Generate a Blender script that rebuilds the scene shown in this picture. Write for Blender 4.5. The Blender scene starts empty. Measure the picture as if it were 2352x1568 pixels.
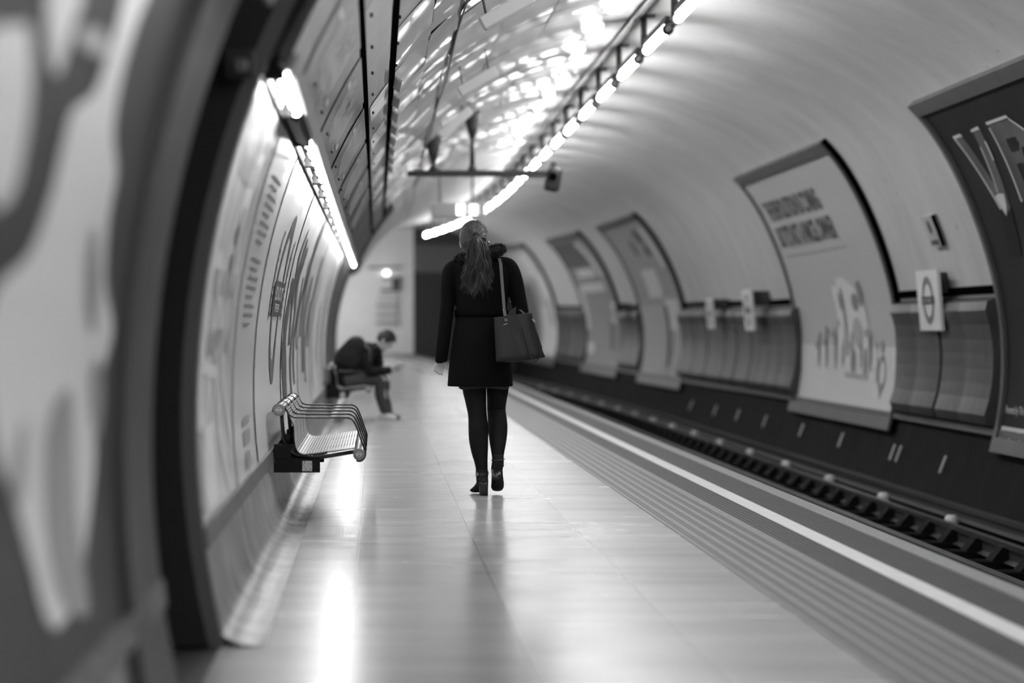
import bpy, bmesh, math, random
from mathutils import Vector, Matrix
random.seed(7)
PI = math.pi
rad = math.radians
C = bpy.context.scene.collection
scene = bpy.context.scene

# ------------------------------------------------------------------ camera, world, exposure
FPX = 5553.0                       # focal length in pixels of the 2352 px wide frame
CAMZ = 1.066
cam = bpy.data.cameras.new('camera')
cam.sensor_width = 36.0
cam.lens = FPX / 2352 * 36
cam.shift_x = (1176 - 865) / 2352
cam.shift_y = -(784 - 750) / 2352
cam.clip_start = 0.05
cam.clip_end = 300
cam.dof.use_dof = True
cam.dof.focus_distance = 14.5
cam.dof.aperture_fstop = 1.4
camo = bpy.data.objects.new('camera', cam)
C.objects.link(camo)
camo.location = (0, 0, CAMZ)
camo.rotation_euler = (PI / 2, 0, 0)
scene.camera = camo

w = bpy.data.worlds.new('world')
scene.world = w
w.use_nodes = True
w.node_tree.nodes['Background'].inputs[0].default_value = (0.02, 0.02, 0.02, 1)
w.node_tree.nodes['Background'].inputs[1].default_value = 1.0
scene.view_settings.view_transform = 'Standard'
scene.view_settings.look = 'None'
scene.view_settings.gamma = 1
scene.view_settings.exposure = 0.0
scene.view_settings.use_curve_mapping = False
scene.cycles.max_bounces = 8
scene.cycles.diffuse_bounces = 5
scene.cycles.glossy_bounces = 4
scene.cycles.use_light_tree = True
scene.cycles.sample_clamp_indirect = 4.0
LAMP = 77.0        # emission strength of the overhead tubes
SLOT = 44.0        # emission strength of the tubes in the wall slot

# ------------------------------------------------------------------ tunnel geometry
R0, CX, CZ = 3.1, 2.48, 0.766
Y0, YE = -7.0, 74.0
def sm(t): t = max(0.0, min(1.0, t)); return t * t * (3 - 2 * t)
def bx_(y): return -max(0.0, y - 42) ** 2 / 660.0
def bz_(y): return max(0.0, y - 45) ** 2 * 0.00025
def P(x, y, z): return Vector((x + bx_(y), y, z + bz_(y)))
def W(y, phi, off=0.0):
    """point of the tunnel lining at angle phi (0 = right, 90 = crown, 180 = left), off metres inside it"""
    c, s = math.cos(rad(phi)), math.sin(rad(phi))
    r = R0 + 0.4 * sm((y - 33) / 12.0) * max(0.0, c) + 0.11 * math.exp(-((phi - 46) / 17.0) ** 2) - off
    return P(CX + r * c, y, CZ + r * s)
def phi_of(z, left):
    a = math.degrees(math.asin((z - CZ) / R0))
    return 180 - a if left else a

# ------------------------------------------------------------------ materials
MATS = {}
def nodes_of(m):
    m.use_nodes = True
    return m.node_tree.nodes, m.node_tree.links, m.node_tree.nodes['Principled BSDF']
def mat(name, g, rough=0.6, spec=0.5, metal=0.0, var=0.0, vscale=3.0, bump=0.0, bscale=40.0, stretch=(1, 1, 1), coat=0.0):
    if name in MATS: return MATS[name]
    m = bpy.data.materials.new(name)
    N, L, b = nodes_of(m)
    b.inputs['Base Color'].default_value = (g, g, g, 1)
    b.inputs['Roughness'].default_value = rough
    b.inputs['Metallic'].default_value = metal
    b.inputs['Specular IOR Level'].default_value = spec
    b.inputs['Coat Weight'].default_value = coat
    if var or bump:
        tc = N.new('ShaderNodeTexCoord'); mp = N.new('ShaderNodeMapping')
        mp.inputs['Scale'].default_value = stretch
        L.new(tc.outputs['Object'], mp.inputs['Vector'])
    if var:
        n = N.new('ShaderNodeTexNoise'); n.inputs['Scale'].default_value = vscale
        n.inputs['Detail'].default_value = 6; n.inputs['Roughness'].default_value = 0.65
        L.new(mp.outputs[0], n.inputs['Vector'])
        r = N.new('ShaderNodeMapRange')
        r.inputs[1].default_value = 0.3; r.inputs[2].default_value = 0.7
        r.inputs[3].default_value = g * (1 - var); r.inputs[4].default_value = g * (1 + var)
        L.new(n.outputs['Fac'], r.inputs[0])
        L.new(r.outputs[0], b.inputs['Base Color'])
    if bump:
        n2 = N.new('ShaderNodeTexNoise'); n2.inputs['Scale'].default_value = bscale
        n2.inputs['Detail'].default_value = 4
        L.new(mp.outputs[0], n2.inputs['Vector'])
        bp = N.new('ShaderNodeBump'); bp.inputs['Strength'].default_value = bump
        bp.inputs['Distance'].default_value = 0.01
        L.new(n2.outputs['Fac'], bp.inputs['Height']); L.new(bp.outputs[0], b.inputs['Normal'])
    MATS[name] = m
    return m
def emis(name, s):
    if name in MATS: return MATS[name]
    m = bpy.data.materials.new(name)
    N, L, b = nodes_of(m)
    b.inputs['Base Color'].default_value = (.8, .8, .8, 1)
    b.inputs['Emission Color'].default_value = (1, 1, 1, 1)
    b.inputs['Emission Strength'].default_value = s
    MATS[name] = m
    return m
def mth(N, L, op, a, b=None, c=None):
    n = N.new('ShaderNodeMath'); n.operation = op
    for i, v in enumerate((a, b, c)):
        if v is None: continue
        if isinstance(v, (int, float)): n.inputs[i].default_value = v
        else: L.new(v, n.inputs[i])
    return n.outputs[0]

# ------------------------------------------------------------------ mesh builder
class MB:
    def __init__(self): self.v = []; self.f = []
    def add(self, vs, fs):
        o = len(self.v)
        self.v += [Vector(p) for p in vs]
        self.f += [tuple(i + o for i in f) for f in fs]
        return self
    def quad(self, a, b, c, d): return self.add([a, b, c, d], [(0, 1, 2, 3)])
    def box(self, x0, x1, y0, y1, z0, z1, fn=None):
        vs = [(x, y, z) for x in (x0, x1) for y in (y0, y1) for z in (z0, z1)]
        if fn: vs = [fn(*p) for p in vs]
        return self.add(vs, [(0, 1, 3, 2), (4, 6, 7, 5), (0, 4, 5, 1), (2, 3, 7, 6), (0, 2, 6, 4), (1, 5, 7, 3)])
    def hexa(self, p):   # 8 points: bottom 4 loop, top 4 loop
        return self.add(p, [(3, 2, 1, 0), (4, 5, 6, 7), (0, 1, 5, 4), (1, 2, 6, 5), (2, 3, 7, 6), (3, 0, 4, 7)])
    def rbox(self, c, sx, sy, sz, bev=0.01, rot=None, seg=2):
        bm = bmesh.new()
        bmesh.ops.create_cube(bm, size=1)
        bmesh.ops.scale(bm, vec=(sx, sy, sz), verts=bm.verts)
        bmesh.ops.bevel(bm, geom=bm.edges[:], offset=bev, segments=seg, affect='EDGES', profile=0.5)
        if rot: bmesh.ops.rotate(bm, cent=(0, 0, 0), matrix=rot, verts=bm.verts)
        bmesh.ops.translate(bm, vec=c, verts=bm.verts)
        bm.verts.index_update()
        self.add([v.co.copy() for v in bm.verts], [tuple(v.index for v in f.verts) for f in bm.faces])
        bm.free(); return self
    def grid(self, fn, us, vs, close_v=False):
        o = len(self.v); nu, nv = len(us), len(vs)
        for u in us:
            for t in vs: self.v.append(Vector(fn(u, t)))
        for i in range(nu - 1):
            for j in range(nv - 1):
                a = o + i * nv + j
                self.f.append((a, a + nv, a + nv + 1, a + 1))
        return self
    def ring_loft(self, rings, cap=True):
        """rings: list of lists of points, same length"""
        o = len(self.v); n = len(rings[0])
        for r in rings: self.v += [Vector(p) for p in r]
        for i in range(len(rings) - 1):
            for j in range(n):
                a = o + i * n + j; b = o + i * n + (j + 1) % n
                self.f.append((a, b, b + n, a + n))
        if cap:
            self.f.append(tuple(o + j for j in range(n))[::-1])
            self.f.append(tuple(o + (len(rings) - 1) * n + j for j in range(n)))
        return self
    def loft(self, secs, n=20, cap=True):
        """secs: (cx, cy, cz, rx, ry) horizontal ellipses"""
        return self.ring_loft([[(cx + rx * math.cos(2 * PI * k / n), cy + ry * math.sin(2 * PI * k / n), cz) for k in range(n)]
                               for cx, cy, cz, rx, ry in secs], cap)
    def tube(self, pts, r, n=8, cap=True, flat=1.0, up=None):
        pts = [Vector(p) for p in pts]
        rs = r if isinstance(r, (list, tuple)) else [r] * len(pts)
        rings = []; prev = None
        for i, p in enumerate(pts):
            t = (pts[min(i + 1, len(pts) - 1)] - pts[max(i - 1, 0)])
            if t.length < 1e-9: t = Vector((0, 0, 1))
            t.normalize()
            if prev is None:
                ref = up or (Vector((0, 0, 1)) if abs(t.z) < 0.9 else Vector((0, 1, 0)))
                a = t.cross(Vector(ref)).normalized()
            else:
                a = (prev - t * prev.dot(t)).normalized()
            prev = a; b = t.cross(a)
            rings.append([p + a * (rs[i] * math.cos(2 * PI * k / n)) + b * (rs[i] * flat * math.sin(2 * PI * k / n)) for k in range(n)])
        return self.ring_loft(rings, cap)
    def ball(self, c, rx, ry=None, rz=None, n=16, m=10, rot=None):
        ry = rx if ry is None else ry; rz = rx if rz is None else rz
        rings = []
        for i in range(m + 1):
            th = max(0.02, min(PI - 0.02, PI * i / m)); ring = []
            for k in range(n):
                p = Vector((rx * math.sin(th) * math.cos(2 * PI * k / n), ry * math.sin(th) * math.sin(2 * PI * k / n), -rz * math.cos(th)))
                if rot: p = rot @ p
                ring.append(p + Vector(c))
            rings.append(ring)
        return self.ring_loft(rings)
    def build(self, name, m, parent=None, smooth=False, base=None):
        me = bpy.data.meshes.new(name)
        me.from_pydata([tuple(p) for p in self.v], [], self.f)
        me.update()
        ob = bpy.data.objects.new(name, me)
        return link(ob, m, parent, smooth, base)
def link(ob, m, parent=None, smooth=False, base=None):
    C.objects.link(ob)
    if m: ob.data.materials.append(m)
    if smooth:
        for p in ob.data.polygons: p.use_smooth = True
    if parent is not None:
        root = parent
        while root.parent is not None: root = root.parent
        ob.data.transform(Matrix.Translation(-Vector(root.location)))
        ob.parent = parent
    return ob
def tag(o, label=None, cat=None, group=None, kind=None):
    if label: o['label'] = label
    if cat: o['category'] = cat
    if group: o['group'] = group
    if kind: o['kind'] = kind
    return o
def struct(o, label=None):
    o['kind'] = 'structure'
    if label: o['label'] = label
    return o
def thing(name, loc, label, cat, group=None):
    o = bpy.data.objects.new(name, None)
    o.empty_display_size = 0.1
    C.objects.link(o); o.location = loc
    return tag(o, label, cat, group)
def kids(o): return [c for c in bpy.data.objects if c.parent == o]
def copy_tree(o, parent=None):
    c = o.copy(); C.objects.link(c)
    if parent is not None: c.parent = parent
    for k in kids(o): copy_tree(k, c)
    return c
def remesh(ob, vox, smooth_it=4):
    m = ob.modifiers.new('remesh', 'REMESH'); m.mode = 'VOXEL'; m.voxel_size = vox; m.use_smooth_shade = True
    if smooth_it:
        s = ob.modifiers.new('smooth', 'SMOOTH'); s.factor = 0.5; s.iterations = smooth_it
    return ob

# flat artwork mapped onto a surface
def text_mesh(s, size, extrude=0.0, bold=0.0, sx=1.0, space=1.0):
    cu = bpy.data.curves.new('lettering', 'FONT'); cu.body = s; cu.size = size
    cu.offset = bold; cu.resolution_u = 3; cu.space_character = space
    ob = bpy.data.objects.new('lettering', cu); C.objects.link(ob)
    dg = bpy.context.evaluated_depsgraph_get()
    me = bpy.data.meshes.new_from_object(ob.evaluated_get(dg))
    bm = bmesh.new(); bm.from_mesh(me)
    bmesh.ops.scale(bm, vec=(sx, 1, 1), verts=bm.verts)
    bpy.data.objects.remove(ob); bpy.data.curves.remove(cu); bpy.data.meshes.remove(me)
    return bm
def poly_bm(polys):
    bm = bmesh.new()
    for p in polys:
        bm.faces.new([bm.verts.new((a, b, 0)) for a, b in p])
    return bm
def ellipse(cx, cy, rx, ry, n=28, a0=0, a1=2 * PI):
    return [(cx + rx * math.cos(a0 + (a1 - a0) * k / n), cy + ry * math.sin(a0 + (a1 - a0) * k / n)) for k in range(n)]
def ring_polys(cx, cy, r1, r0, n=36):
    return [[(cx + r1 * math.cos(a), cy + r1 * math.sin(a)), (cx + r1 * math.cos(b), cy + r1 * math.sin(b)),
             (cx + r0 * math.cos(b), cy + r0 * math.sin(b)), (cx + r0 * math.cos(a), cy + r0 * math.sin(a))]
            for a, b in ((2 * PI * k / n, 2 * PI * (k + 1) / n) for k in range(n))]
def rect(x0, y0, x1, y1): return [(x0, y0), (x1, y0), (x1, y1), (x0, y1)]
def decal(name, bm, fn, m, parent, step=0.15, du=0, dv=0, off=0.004):
    if du or dv: bmesh.ops.translate(bm, vec=(du, dv, 0), verts=bm.verts)
    if bm.verts:
        lo = min(v.co.y for v in bm.verts); hi = max(v.co.y for v in bm.verts)
        t = lo + step
        while t < hi:
            bmesh.ops.bisect_plane(bm, geom=bm.verts[:] + bm.edges[:] + bm.faces[:], plane_co=(0, t, 0), plane_no=(0, 1, 0))
            t += step
    for v in bm.verts: v.co = fn(v.co.x, v.co.y, off)
    me = bpy.data.meshes.new(name); bm.to_mesh(me); bm.free()
    return link(bpy.data.objects.new(name, me), m, parent)

ORD = ['nearest', 'second', 'third', 'fourth', 'fifth', 'sixth', 'seventh', 'eighth', 'ninth', 'tenth', 'eleventh', 'twelfth', 'thirteenth', 'fourteenth', 'fifteenth', 'sixteenth', 'seventeenth', 'eighteenth', 'nineteenth', 'twentieth']
# ------------------------------------------------------------------ common materials
M_plaster = mat('painted_plaster', 0.50, 0.62, 0.3, var=0.10, vscale=1.6, bump=0.25, bscale=14, stretch=(1, 0.5, 1))
M_dark = mat('sooty_wall', 0.009, 0.85, 0.08, var=0.5, vscale=2.5, stretch=(1, 1, 0.4))
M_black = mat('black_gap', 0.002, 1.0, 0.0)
M_enamel = mat('glossy_vitreous_panel', 0.44, 0.10, 0.10, var=.06, vscale=2)
def enamel_mix(m, fac, rough):
    N, L, b = nodes_of(m)
    out = [n for n in N if n.type == 'OUTPUT_MATERIAL'][0]
    b.inputs['Specular IOR Level'].default_value = 0.0; b.inputs['Roughness'].default_value = .9; b.inputs['IOR'].default_value = 1.01
    g = N.new('ShaderNodeBsdfGlossy'); g.inputs['Roughness'].default_value = rough
    x = N.new('ShaderNodeMixShader'); x.inputs[0].default_value = fac
    L.new(b.outputs[0], x.inputs[1]); L.new(g.outputs[0], x.inputs[2]); L.new(x.outputs[0], out.inputs['Surface'])
enamel_mix(M_enamel, .17, .07)
M_enamel_b = mat('grey_enamel_panel', 0.085, 0.3, 0.2, var=0.25, vscale=1.5)
M_enamel_c = mat('mid_grey_enamel_panel', 0.17, 0.3, 0.2, var=0.25, vscale=1.5)
M_frame = mat('poster_frame_metal', 0.085, 0.45, 0.35, var=0.2, vscale=4)
M_lframe = mat('wall_frame_metal', 0.16, 0.35, 0.5, var=0.35, vscale=5)
M_skirt = mat('lower_wall_panel', 0.17, 0.33, 0.5, var=0.7, vscale=5, bump=0.7, bscale=22, stretch=(1, 1, .35))
M_paint_d = mat('dark_grey_paint', 0.035, 0.45, 0.4)
M_paint_m = mat('mid_grey_paint', 0.12, 0.5, 0.4)
M_cover = mat('cable_cover_steel', 0.05, 0.42, 0.35, var=0.3, vscale=3, bump=0.15, bscale=6)
M_white = mat('white_enamel', 0.75, 0.35, 0.5)
M_tube = emis('fluorescent_tube_glow', LAMP)
M_slot = emis('wall_slot_tube_glow', SLOT)

def ys(a, b, step): 
    n = max(1, int(round(abs(b - a) / step))); return [a + (b - a) * i / n for i in range(n + 1)]

# ------------------------------------------------------------------ floor
def floor_mat():
    m = bpy.data.materials.new('platform_terrazzo')
    N, L, b = nodes_of(m)
    tc = N.new('ShaderNodeTexCoord'); sx = N.new('ShaderNodeSeparateXYZ'); L.new(tc.outputs['Object'], sx.inputs[0])
    X, Y = sx.outputs[0], sx.outputs[1]
    def line(coord, pitch, off, wd):
        f = mth(N, L, 'FRACT', mth(N, L, 'DIVIDE', mth(N, L, 'SUBTRACT', coord, off), pitch))
        return mth(N, L, 'LESS_THAN', f, wd / pitch)
    n1 = N.new('ShaderNodeTexNoise'); n1.inputs['Scale'].default_value = 160; n1.inputs['Detail'].default_value = 2
    L.new(tc.outputs['Object'], n1.inputs['Vector'])
    mp = N.new('ShaderNodeMapping'); mp.inputs['Scale'].default_value = (.35, 2.2, 1); L.new(tc.outputs['Object'], mp.inputs[0])
    n2 = N.new('ShaderNodeTexNoise'); n2.inputs['Scale'].default_value = 1.6; n2.inputs['Detail'].default_value = 5
    L.new(mp.outputs[0], n2.inputs['Vector'])
    base = mth(N, L, 'ADD', mth(N, L, 'MULTIPLY', n2.outputs['Fac'], 0.12), mth(N, L, 'MULTIPLY', n1.outputs['Fac'], 0.14))
    base = mth(N, L, 'ADD', base, 0.22)
    nl = N.new('ShaderNodeTexNoise'); nl.inputs['Scale'].default_value = 1.3
    L.new(tc.outputs['Object'], nl.inputs['Vector'])
    j1 = mth(N, L, 'MULTIPLY', line(X, 0.57, -0.09, 0.004), mth(N, L, 'MULTIPLY', nl.outputs['Fac'], 0.45))
    j2 = mth(N, L, 'MULTIPLY', line(Y, 0.61, 0.1, 0.006), mth(N, L, 'MULTIPLY', nl.outputs['Fac'], 0.32))
    base = mth(N, L, 'SUBTRACT', mth(N, L, 'SUBTRACT', base, j1), j2)
    # scuffs
    vo = N.new('ShaderNodeTexVoronoi'); vo.inputs['Scale'].default_value = 3.1; L.new(tc.outputs['Object'], vo.inputs['Vector'])
    sp = mth(N, L, 'LESS_THAN', vo.outputs['Distance'], 0.022)
    base = mth(N, L, 'MULTIPLY', base, mth(N, L, 'SUBTRACT', 1.0, mth(N, L, 'MULTIPLY', sp, 0.5)))
    L.new(base, b.inputs['Base Color'])
    b.inputs['Roughness'].default_value = 0.2
    r = mth(N, L, 'ADD', 0.17, mth(N, L, 'MULTIPLY', n2.outputs['Fac'], 0.16)); L.new(r, b.inputs['Roughness'])
    b.inputs['Specular IOR Level'].default_value = 0.55
    mb = N.new('ShaderNodeMapping'); mb.inputs['Scale'].default_value = (.25, 3.4, 1); L.new(tc.outputs['Object'], mb.inputs[0])
    nb = N.new('ShaderNodeTexNoise'); nb.inputs['Scale'].default_value = 2.2; nb.inputs['Detail'].default_value = 2; L.new(mb.outputs[0], nb.inputs['Vector'])
    bp = N.new('ShaderNodeBump'); bp.inputs['Strength'].default_value = 0.13; bp.inputs['Distance'].default_value = 0.01
    L.new(nb.outputs['Fac'], bp.inputs['Height']); L.new(bp.outputs[0], b.inputs['Normal'])
    return m
def strip_mat(kind):
    m = bpy.data.materials.new(kind)
    N, L, b = nodes_of(m)
    tc = N.new('ShaderNodeTexCoord'); sx = N.new('ShaderNodeSeparateXYZ'); L.new(tc.outputs['Object'], sx.inputs[0])
    X, Y = sx.outputs[0], sx.outputs[1]
    n1 = N.new('ShaderNodeTexNoise'); n1.inputs['Scale'].default_value = 9; n1.inputs['Detail'].default_value = 7
    L.new(tc.outputs['Object'], n1.inputs['Vector'])
    def fr(c, p, o): return mth(N, L, 'FRACT', mth(N, L, 'DIVIDE', mth(N, L, 'SUBTRACT', c, o), p))
    if kind == 'tactile_paving':
        base = mth(N, L, 'ADD', 0.17, mth(N, L, 'MULTIPLY', n1.outputs['Fac'], 0.10))
        fx = fr(X, 0.067, 1.551 + .015)
        a = mth(N, L, 'LESS_THAN', mth(N, L, 'ABSOLUTE', mth(N, L, 'SUBTRACT', fx, 0.25)), 0.12)
        c = mth(N, L, 'LESS_THAN', mth(N, L, 'ABSOLUTE', mth(N, L, 'SUBTRACT', fx, 0.55)), 0.12)
        fy = mth(N, L, 'LESS_THAN', fr(Y, 0.034, 0), 0.75)
        fy2 = mth(N, L, 'LESS_THAN', fr(Y, 0.034, 0.017), 0.75)
        d = mth(N, L, 'ADD', mth(N, L, 'MULTIPLY', a, fy), mth(N, L, 'MULTIPLY', c, fy2))
        inside = mth(N, L, 'MULTIPLY', mth(N, L, 'LESS_THAN', X, 1.968), mth(N, L, 'GREATER_THAN', X, 1.56))
        d = mth(N, L, 'MULTIPLY', d, inside)
        base = mth(N, L, 'MULTIPLY', base, mth(N, L, 'SUBTRACT', 1.0, mth(N, L, 'MULTIPLY', d, 0.9)))
        e = mth(N, L, 'LESS_THAN', X, 1.557)
        base = mth(N, L, 'MULTIPLY', base, mth(N, L, 'SUBTRACT', 1.0, mth(N, L, 'MULTIPLY', e, 0.75)))
        j = mth(N, L, 'LESS_THAN', fr(Y, 0.4, 0), 0.012)
        base = mth(N, L, 'MULTIPLY', base, mth(N, L, 'SUBTRACT', 1.0, mth(N, L, 'MULTIPLY', j, 0.4)))
        L.new(base, b.inputs['Base Color']); b.inputs['Roughness'].default_value = 0.5; b.inputs['Specular IOR Level'].default_value = 0.15
    else:
        g, p, k, amp = {'grooved_tiles': (0.085, 0.030, 0.34, 0.05), 'white_safety_line': (0.74, 0.027, 0.12, 0.22),
                        'edge_coping': (0.27, 1.0, 0.0, 0.26)}[kind]
        if kind == 'edge_coping': n1.inputs['Scale'].default_value = 60
        base = mth(N, L, 'ADD', g - amp / 2, mth(N, L, 'MULTIPLY', n1.outputs['Fac'], amp))
        d = mth(N, L, 'LESS_THAN', fr(X, p, 2.003), k)
        base = mth(N, L, 'MULTIPLY', base, mth(N, L, 'SUBTRACT', 1.0, mth(N, L, 'MULTIPLY', d, 0.72 if kind != 'white_safety_line' else 0.3)))
        L.new(base, b.inputs['Base Color']); b.inputs['Roughness'].default_value = 0.6; b.inputs['Specular IOR Level'].default_value = 0.12
    return m
YS = ys(Y0, YE + 1, 1.5)
mb = MB()
XL, XE = -0.52, 2.62
mb.grid(lambda y, i: P(*[(XL, y, 0), (1.551, y, 0)][i]), YS, [0, 1])
struct(mb.build('floor', floor_mat()), 'pale polished terrazzo platform floor')
def strip(name, x0, x1, z0, z1, m, label, y0=Y0, y1=YE + 1, zb=None):
    q = MB(); yy = ys(y0, y1, 1.5)
    prof = [(x0, z0 - .004), (x0, z1), (x1, z1), (x1, z0 - .004)]
    q.ring_loft([[P(px, y, pz) for px, pz in prof][::-1] for y in yy])
    return struct(q.build(name, m), label)
strip('trim_1', 1.551, 2.0, 0, 0.002, strip_mat('tactile_paving'), 'grey tactile paving with rows of dots', y1=43)
strip('floor', 1.551, 2.0, 0, 0.001, mat('plain_paving', .25, .4, var=.2), 'plain grey paving beyond the tactile strip', y0=43)
strip('trim_2', 2.0, 2.174, 0, 0.001, strip_mat('grooved_tiles'), 'dark grooved paving on the platform side of the white line')
strip('trim_3', 2.174, 2.278, 0, 0.003, strip_mat('white_safety_line'), 'white safety line along the platform edge')
strip('trim_4', 2.278, 2.513, 0, 0.001, bpy.data.materials['grooved_tiles'], 'dark grooved paving between white line and edge')
strip('trim_5', 2.513, XE, -0.06, 0.004, strip_mat('edge_coping'), 'pale rough coping at the platform edge')
# platform riser and track bed
mb = MB(); ZT = -0.76
mb.grid(lambda y, i: P(*[(XE - .02, y, -0.05), (XE - .25, y, -0.12), (XE - .25, y, ZT), (5.6, y, ZT)][i]), YS, [0, 1, 2, 3])
struct(mb.build('floor', mat('sooty_track_bed', 0.010, 0.9, 0.1, var=0.5, vscale=6, bump=0.5, bscale=25)), 'sooty track bed beside the platform')

# ------------------------------------------------------------------ right wall and ceiling lining
def plaster_mat():
    m = bpy.data.materials.new('vault_plaster')
    N, L, b = nodes_of(m)
    tc = N.new('ShaderNodeTexCoord'); sx = N.new('ShaderNodeSeparateXYZ'); L.new(tc.outputs['Object'], sx.inputs[0])
    n = N.new('ShaderNodeTexNoise'); n.inputs['Scale'].default_value = 1.1; n.inputs['Detail'].default_value = 7
    n.inputs['Roughness'].default_value = 0.62
    mp = N.new('ShaderNodeMapping'); mp.inputs['Scale'].default_value = (1, 1.6, .5); L.new(tc.outputs['Object'], mp.inputs[0])
    L.new(mp.outputs[0], n.inputs['Vector'])
    base = mth(N, L, 'ADD', 0.30, mth(N, L, 'MULTIPLY', n.outputs['Fac'], 0.30))
    # hairline ring joints and flaked specks
    nj = N.new('ShaderNodeTexNoise'); nj.inputs['Scale'].default_value = 2.5; L.new(tc.outputs['Object'], nj.inputs['Vector'])
    yy = mth(N, L, 'ADD', sx.outputs[1], mth(N, L, 'MULTIPLY', nj.outputs['Fac'], 0.03))
    f = mth(N, L, 'FRACT', mth(N, L, 'DIVIDE', yy, 0.75))
    j = mth(N, L, 'MULTIPLY', mth(N, L, 'LESS_THAN', f, 0.012), mth(N, L, 'GREATER_THAN', nj.outputs['Fac'], 0.47))
    vo = N.new('ShaderNodeTexNoise'); vo.inputs['Scale'].default_value = 22; vo.inputs['Detail'].default_value = 4; L.new(tc.outputs['Object'], vo.inputs['Vector'])
    big = N.new('ShaderNodeTexNoise'); big.inputs['Scale'].default_value = 1.9; L.new(tc.outputs['Object'], big.inputs['Vector'])
    sp = mth(N, L, 'MULTIPLY', mth(N, L, 'GREATER_THAN', vo.outputs['Fac'], 0.66), mth(N, L, 'GREATER_THAN', big.outputs['Fac'], 0.60))
    base = mth(N, L, 'MULTIPLY', base, mth(N, L, 'SUBTRACT', 1.0, mth(N, L, 'MULTIPLY', j, 0.35)))
    base = mth(N, L, 'MULTIPLY', base, mth(N, L, 'SUBTRACT', 1.0, mth(N, L, 'MULTIPLY', sp, 0.6)))
    L.new(base, b.inputs['Base Color']); b.inputs['Roughness'].default_value = 0.5
    b.inputs['Specular IOR Level'].default_value = 0.35
    bp = N.new('ShaderNodeBump'); bp.inputs['Strength'].default_value = 0.35; bp.inputs['Distance'].default_value = 0.02
    L.new(n.outputs['Fac'], bp.inputs['Height']); L.new(bp.outputs[0], b.inputs['Normal'])
    return m
M_vault = plaster_mat()
def lining(name, p0, p1, m, label, off=0.0, y0=Y0, y1=YE, dp=3.0, step=1.0, smooth=True):
    q = MB(); q.grid(lambda y, p: W(y, p, off), ys(y0, y1, step), ys(p0, p1, dp))
    return struct(q.build(name, m, smooth=smooth), label)
lining('wall_right', phi_of(0.17, False), 62, M_vault, 'curved painted plaster wall across the tracks')
lining('ceiling', 62, 92, M_vault, 'vaulted plaster ceiling')
lining('wall_right', -32, phi_of(0.17, False), M_dark, 'sooty lower tunnel wall beside the tracks')
lining('ceiling', 92, 143, mat('ceiling_backing', 0.05, 0.8), 'dark backing behind the ceiling panels', off=-0.06, y1=36.3)
lining('ceiling', 91.5, 152, M_vault, 'pale plain vault past the last ceiling panels', off=0.0, y0=36.0)
lining('wall_left', 139, 215, mat('dark_backing', 0.02, 0.8), 'dark backing behind the left cladding', off=-0.2, y0=8.0, y1=34.6)
lining('wall_left', 100, 200, mat('pale_tile', 0.5, .4), 'pale wall past the cladding', off=-0.12, y0=34.6, y1=YE)
lining('wall_left', 139, 200, mat('dark_backing', 0.02, 0.8), 'dark backing behind the near cladding', off=-0.2, y0=Y0, y1=6.6)

# back end of the tunnel behind the camera
mb = MB(); mb.add([W(Y0, a, -0.3) for a in ys(0, 350, 10)], [tuple(range(36))])
struct(mb.build('wall_back', M_plaster), 'tunnel end behind the viewer')

# glossy ceiling panels, each slightly out of true
mb = MB(); ymid = []
cols = [(141.5, 134.0), (133.9, 128.6), (128.5, 119.1), (119.0, 109.6), (109.5, 100.2), (100.1, 92.0)]
yy = Y0
while yy < 36.0:
    for ci, (pa, pb) in enumerate(cols):
        L_ = 1.20
        for h in range(2):
            t1, t2, t3, t4 = [random.uniform(-.0075, .0075) for _ in range(4)]
            y1, y2 = yy + h * L_ / 2 + .004, yy + (h + 1) * L_ / 2 - (.004 if h else -.0)
            def fn(u, v, y1=y1, y2=y2, pa=pa, pb=pb, T=(t1, t2, t3, t4), k=random.uniform(-.004, .004)):
                off = T[0] * (1 - u) * (1 - v) + T[1] * u * (1 - v) + T[2] * u * v + T[3] * (1 - u) * v + k * 4 * u * (1 - u) * v * (1 - v) * 4
                return W(y1 + (y2 - y1) * u, pa + (pb - pa) * v, 0.03 + off)
            mb.grid(fn, ys(0, 1, .25), ys(0, 1, .25))
    yy += 1.20
struct(mb.build('ceiling', M_enamel, smooth=True), 'glossy pale enamel ceiling panels')
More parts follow.
